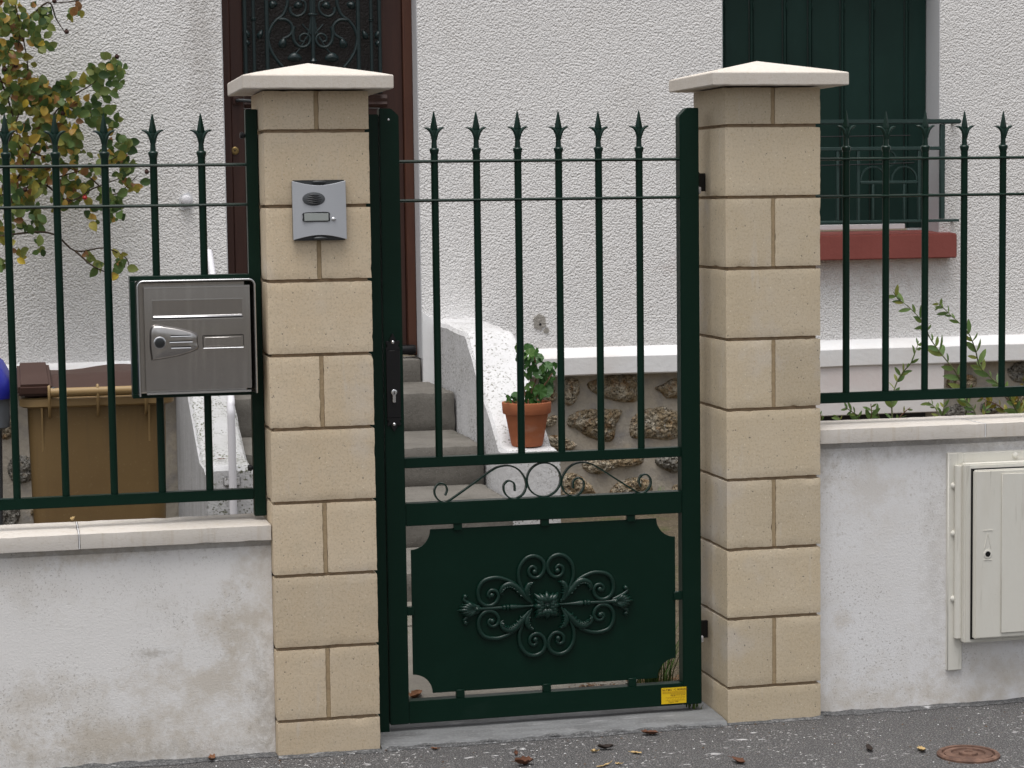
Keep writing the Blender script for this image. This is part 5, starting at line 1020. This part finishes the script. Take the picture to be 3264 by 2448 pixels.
small = {3: 'low green weed arching left, nearest but one to the hinge pillar', 4: 'short upright leafy weed behind the coping, before the pale panel', 5: 'small green weed tuft in front of the recess corner', 6: 'small green sprig leaning left beside the recess corner', 7: 'yellowing weed stem leaning far left above the coping joint', 8: 'yellowing weed stem at the right edge of the picture', 9: 'yellowing weed stem with golden leaf under the right fence rail', 10: 'tiny green weed right beside the hinge pillar', 11: 'tiny green seedling second from the hinge pillar', 12: 'short green shoot left of the tallest weed foot', 13: 'short green shoot right of the tallest weed foot', 14: 'yellow-leaved weed at the far right under the last bar', 15: 'reddish weed stem creeping left along the coping', 16: 'stubby bright green weed at the foot of the slim sprig'}
for i, l in small.items(): weed(WEEDS[i], l, i+5, 0, WY if i in (7, 8, 9, 14) else WL, .8 if i < 10 else .62, .016)
gs = thing('grass_ear', 'thin dry grass ear against the pale panel beside the hinge pillar', 'grass', (1.665, .58, .80))
part('stalk', MB().tube(cr([(1.70, .58, .80), (1.683, .58, .87), (1.668, .58, .92), (1.655, .58, .955)], 4), .0008, 5), DEADY, gs)
part('seed_head', MB().tube([(1.668, .58, .92), (1.661, .58, .94), (1.653, .58, .958)], [.001, .0032, .0006], 7), DEADY, gs)

# grass tuft inside the gate on the hinge side
def tuft(name, label, cx, cy, cz, n, hmax, spread, seed, m=GRASS):
    rn = random.Random(seed); mb = MB()
    for i in range(n):
        a = rn.uniform(0, 6.283); r0 = rn.random()*spread*.5; h = hmax*rn.uniform(.35, 1); le = rn.uniform(.1, .7)*h
        x, y = cx+r0*math.cos(a), cy+r0*math.sin(a); dx, dy = math.cos(a+rn.uniform(-.5, .5)), math.sin(a+rn.uniform(-.5, .5)); w = rn.uniform(.0015, .0032)
        v = []
        for k in range(5):
            t = k/4; ww = w*(1-t**2)+.0002; q = Vector((x+dx*le*t*t, y+dy*le*t*t, cz+h*(t-.25*t*t*le/h)))
            v += [(q.x-dy*ww, q.y+dx*ww, q.z), (q.x+dy*ww, q.y-dx*ww, q.z)]
        mb.add(v, [(2*k, 2*k+1, 2*k+3, 2*k+2) for k in range(4)])
    o = part(name, mb, m, None); return tag(o, label, 'grass')
tuft('grass_tuft', 'long green grass tuft behind the gate beside the hinge pillar', 1.20, .42, .0, 70, .34, .12, 3)
tuft('grass_tuft', 'few trampled grass blades on the threshold under the hinge stile', 1.235, .15, .014, 16, .05, .06, 9)
tuft('weed_tuft', 'small green weeds at the foot of the rubble wall', 2.33, 4.05, .0, 40, .13, .22, 5, WEEDG)

# ================================================================== FALLEN LEAVES
def dead(name, label, x, y, z, L, w, m, seed, curl=.5, cat='leaf', rz=None):
    rn = random.Random(seed); n = 7; v = []; f = []; a = rz if rz is not None else rn.uniform(0, 6.283)
    for i in range(n+1):
        t = i/n; hw_ = w*(math.sin(math.pi*(t*.96+.02)))**.6*(1+.25*rn.uniform(-1, 1))
        zc = curl*L*(.55*(t-.5)**2*2)+.002
        for q in (-1, -.5, 0, .5, 1): v.append((q*hw_*(1-.25*abs(q)*curl), L*(t-.5), zc+abs(q)**1.5*hw_*curl*1.1+.0018*rn.uniform(-1, 1)))
    for i in range(n):
        for k in range(4): p = i*5+k; f.append((p, p+1, p+6, p+5))
    mb = MB().add(v, f); mb.tube([(0, -L*.48, curl*L*.27), (.004, -L*.72, .004+curl*L*.2)], [.0009, .0006], 5)
    me = mb.mesh(name, ang=70); o = link(name, me, m, None, (x, y, z+.001), (R(rn.uniform(-8, 8)), R(rn.uniform(-8, 8)), a)); return tag(o, label, cat)
dead('fallen_leaf', 'brown curled dead leaf against the threshold front edge', 1.041, -0.054, 0, 0.05, 0.016, DEAD, 3, 0.5)
dead('fallen_leaf', 'blackened shrivelled leaf on the pavement before the gate', 0.878, -0.172, 0, 0.045, 0.014, DEADD, 4, 0.7)
dead('fallen_leaf', 'pale straw-coloured leaf flat on the pavement', 0.948, -0.237, 0, 0.032, 0.008, DEADY, 5, 0.25)
dead('fallen_leaf', 'large brown curled leaf at the bottom edge of the picture', 0.624, -0.268, 0, 0.055, 0.018, DEAD, 6, 0.8)
dead('fallen_leaf', 'pale twig-like leaf at the bottom edge, right of the large brown leaf', 0.827, -0.339, 0, 0.05, 0.005, DEADY, 7, 0.3)
dead('fallen_leaf', 'small orange-brown leaf near the left end of the threshold', 0.427, -0.046, 0, 0.022, 0.007, DEAD, 8, 0.5)
dead('fallen_leaf', 'thin brown leaf scrap below the middle of the gate', 0.631, -0.153, 0, 0.032, 0.006, DEAD, 9, 0.4)
dead('fallen_leaf', 'reddish brown leaf on the pavement below the hinge pillar', 1.182, -0.402, 0, 0.05, 0.014, DEAD, 10, 0.5)
dead('fallen_leaf', 'pale leaf lying beside the rusty valve cover', 1.698, -0.423, 0, 0.055, 0.012, DEADY, 11, 0.35)
dead('fallen_leaf', 'brown curled leaf at the foot of the left wall', -0.178, 0.016, 0, 0.058, 0.011, DEAD, 12, 0.6)
dead('fallen_leaf', 'yellow scrap of leaf touching the blackened leaf', 0.841, -0.196, 0, 0.022, 0.007, DEADY, 13, 0.7)
dead('fallen_leaf', 'tiny straw scrap near the bottom edge right of the pale twig', 0.87, -0.332, 0, 0.02, 0.005, DEADY, 14, 0.4)
dead('fallen_leaf', 'dark crumpled leaf near the rusty valve cover', 1.566, -0.378, 0, 0.05, 0.012, DEADD, 15, 0.5)
dead('fallen_leaf', 'tan curled leaf lying on the left wall coping', -0.521, 0.253, .638, .028, .009, DEADY, 40, .8)
dead('fallen_leaf', 'reddish crumpled leaf on the path behind the lock side of the gate', 0.481, 0.522, .012, .06, .02, DEAD, 41, .7)
dead('fallen_leaf', 'small red-brown leaf on the left stair wall beside the white handrail', .135, 2.93, .468, .03, .007, DEAD, 42, .4, rz=1.4)
# crumbs of leaf litter and grit on the pavement, nobody could count them
rn = random.Random(77); mb = MB()
for i in range(230):
    x = rn.uniform(-1.0, 2.6); y = -abs(rn.gauss(0, .32))-.012; s = rn.uniform(.0012, .0038)*(1 if rn.random() < .85 else 2); a = rn.uniform(0, 6.28)
    c, d = math.cos(a)*s, math.sin(a)*s*.5
    mb.add([(x-c, y-d, .001), (x+d, y-c, .001+s*.3), (x+c, y+d, .001), (x-d, y+c, .001+s*.35), (x, y, .0012+s*.6)], [(0, 1, 4), (1, 2, 4), (2, 3, 4), (3, 0, 4)])
o = part('pavement_litter', mb, DEBRIS, None, kind='stuff'); o['label'] = 'crumbs of leaf litter and grit scattered on the pavement'; o['category'] = 'litter'
mb = MB()
for i in range(260):
    x = rn.uniform(-.9, 2.5); y = -abs(rn.gauss(0, .30))-.015; s = rn.uniform(.0012, .0034); a = rn.uniform(0, 6.28)
    c, d = math.cos(a)*s, math.sin(a)*s*.7
    mb.add([(x-c, y-d, .0005), (x+d, y-c, .001), (x+c, y+d, .0005), (x-d, y+c, .001), (x, y, .0008+s*.5)], [(0, 1, 4), (1, 2, 4), (2, 3, 4), (3, 0, 4)])
o = part('pavement_grit', mb, SMOOTHW, None, kind='stuff'); o['label'] = 'white grains of grit scattered on the pavement'; o['category'] = 'grit'
mb = MB()
for i in range(520):
    x = rn.uniform(.95, 1.4); y = .53+rn.gauss(0, .03); s = rn.uniform(.003, .012); a = rn.uniform(0, 6.28); z = .014
    c, d = math.cos(a)*s, math.sin(a)*s*.5
    mb.add([(x-c, y-d, z), (x+d, y-c, z+s*.3), (x+c, y+d, z+s*.2), (x-d, y+c, z+s*.5)], [(0, 1, 2), (0, 2, 3)])
o = part('path_litter', mb, DEBRIS, None, kind='stuff'); o['label'] = 'brown leaf litter gathered on the path behind the gate'; o['category'] = 'litter'
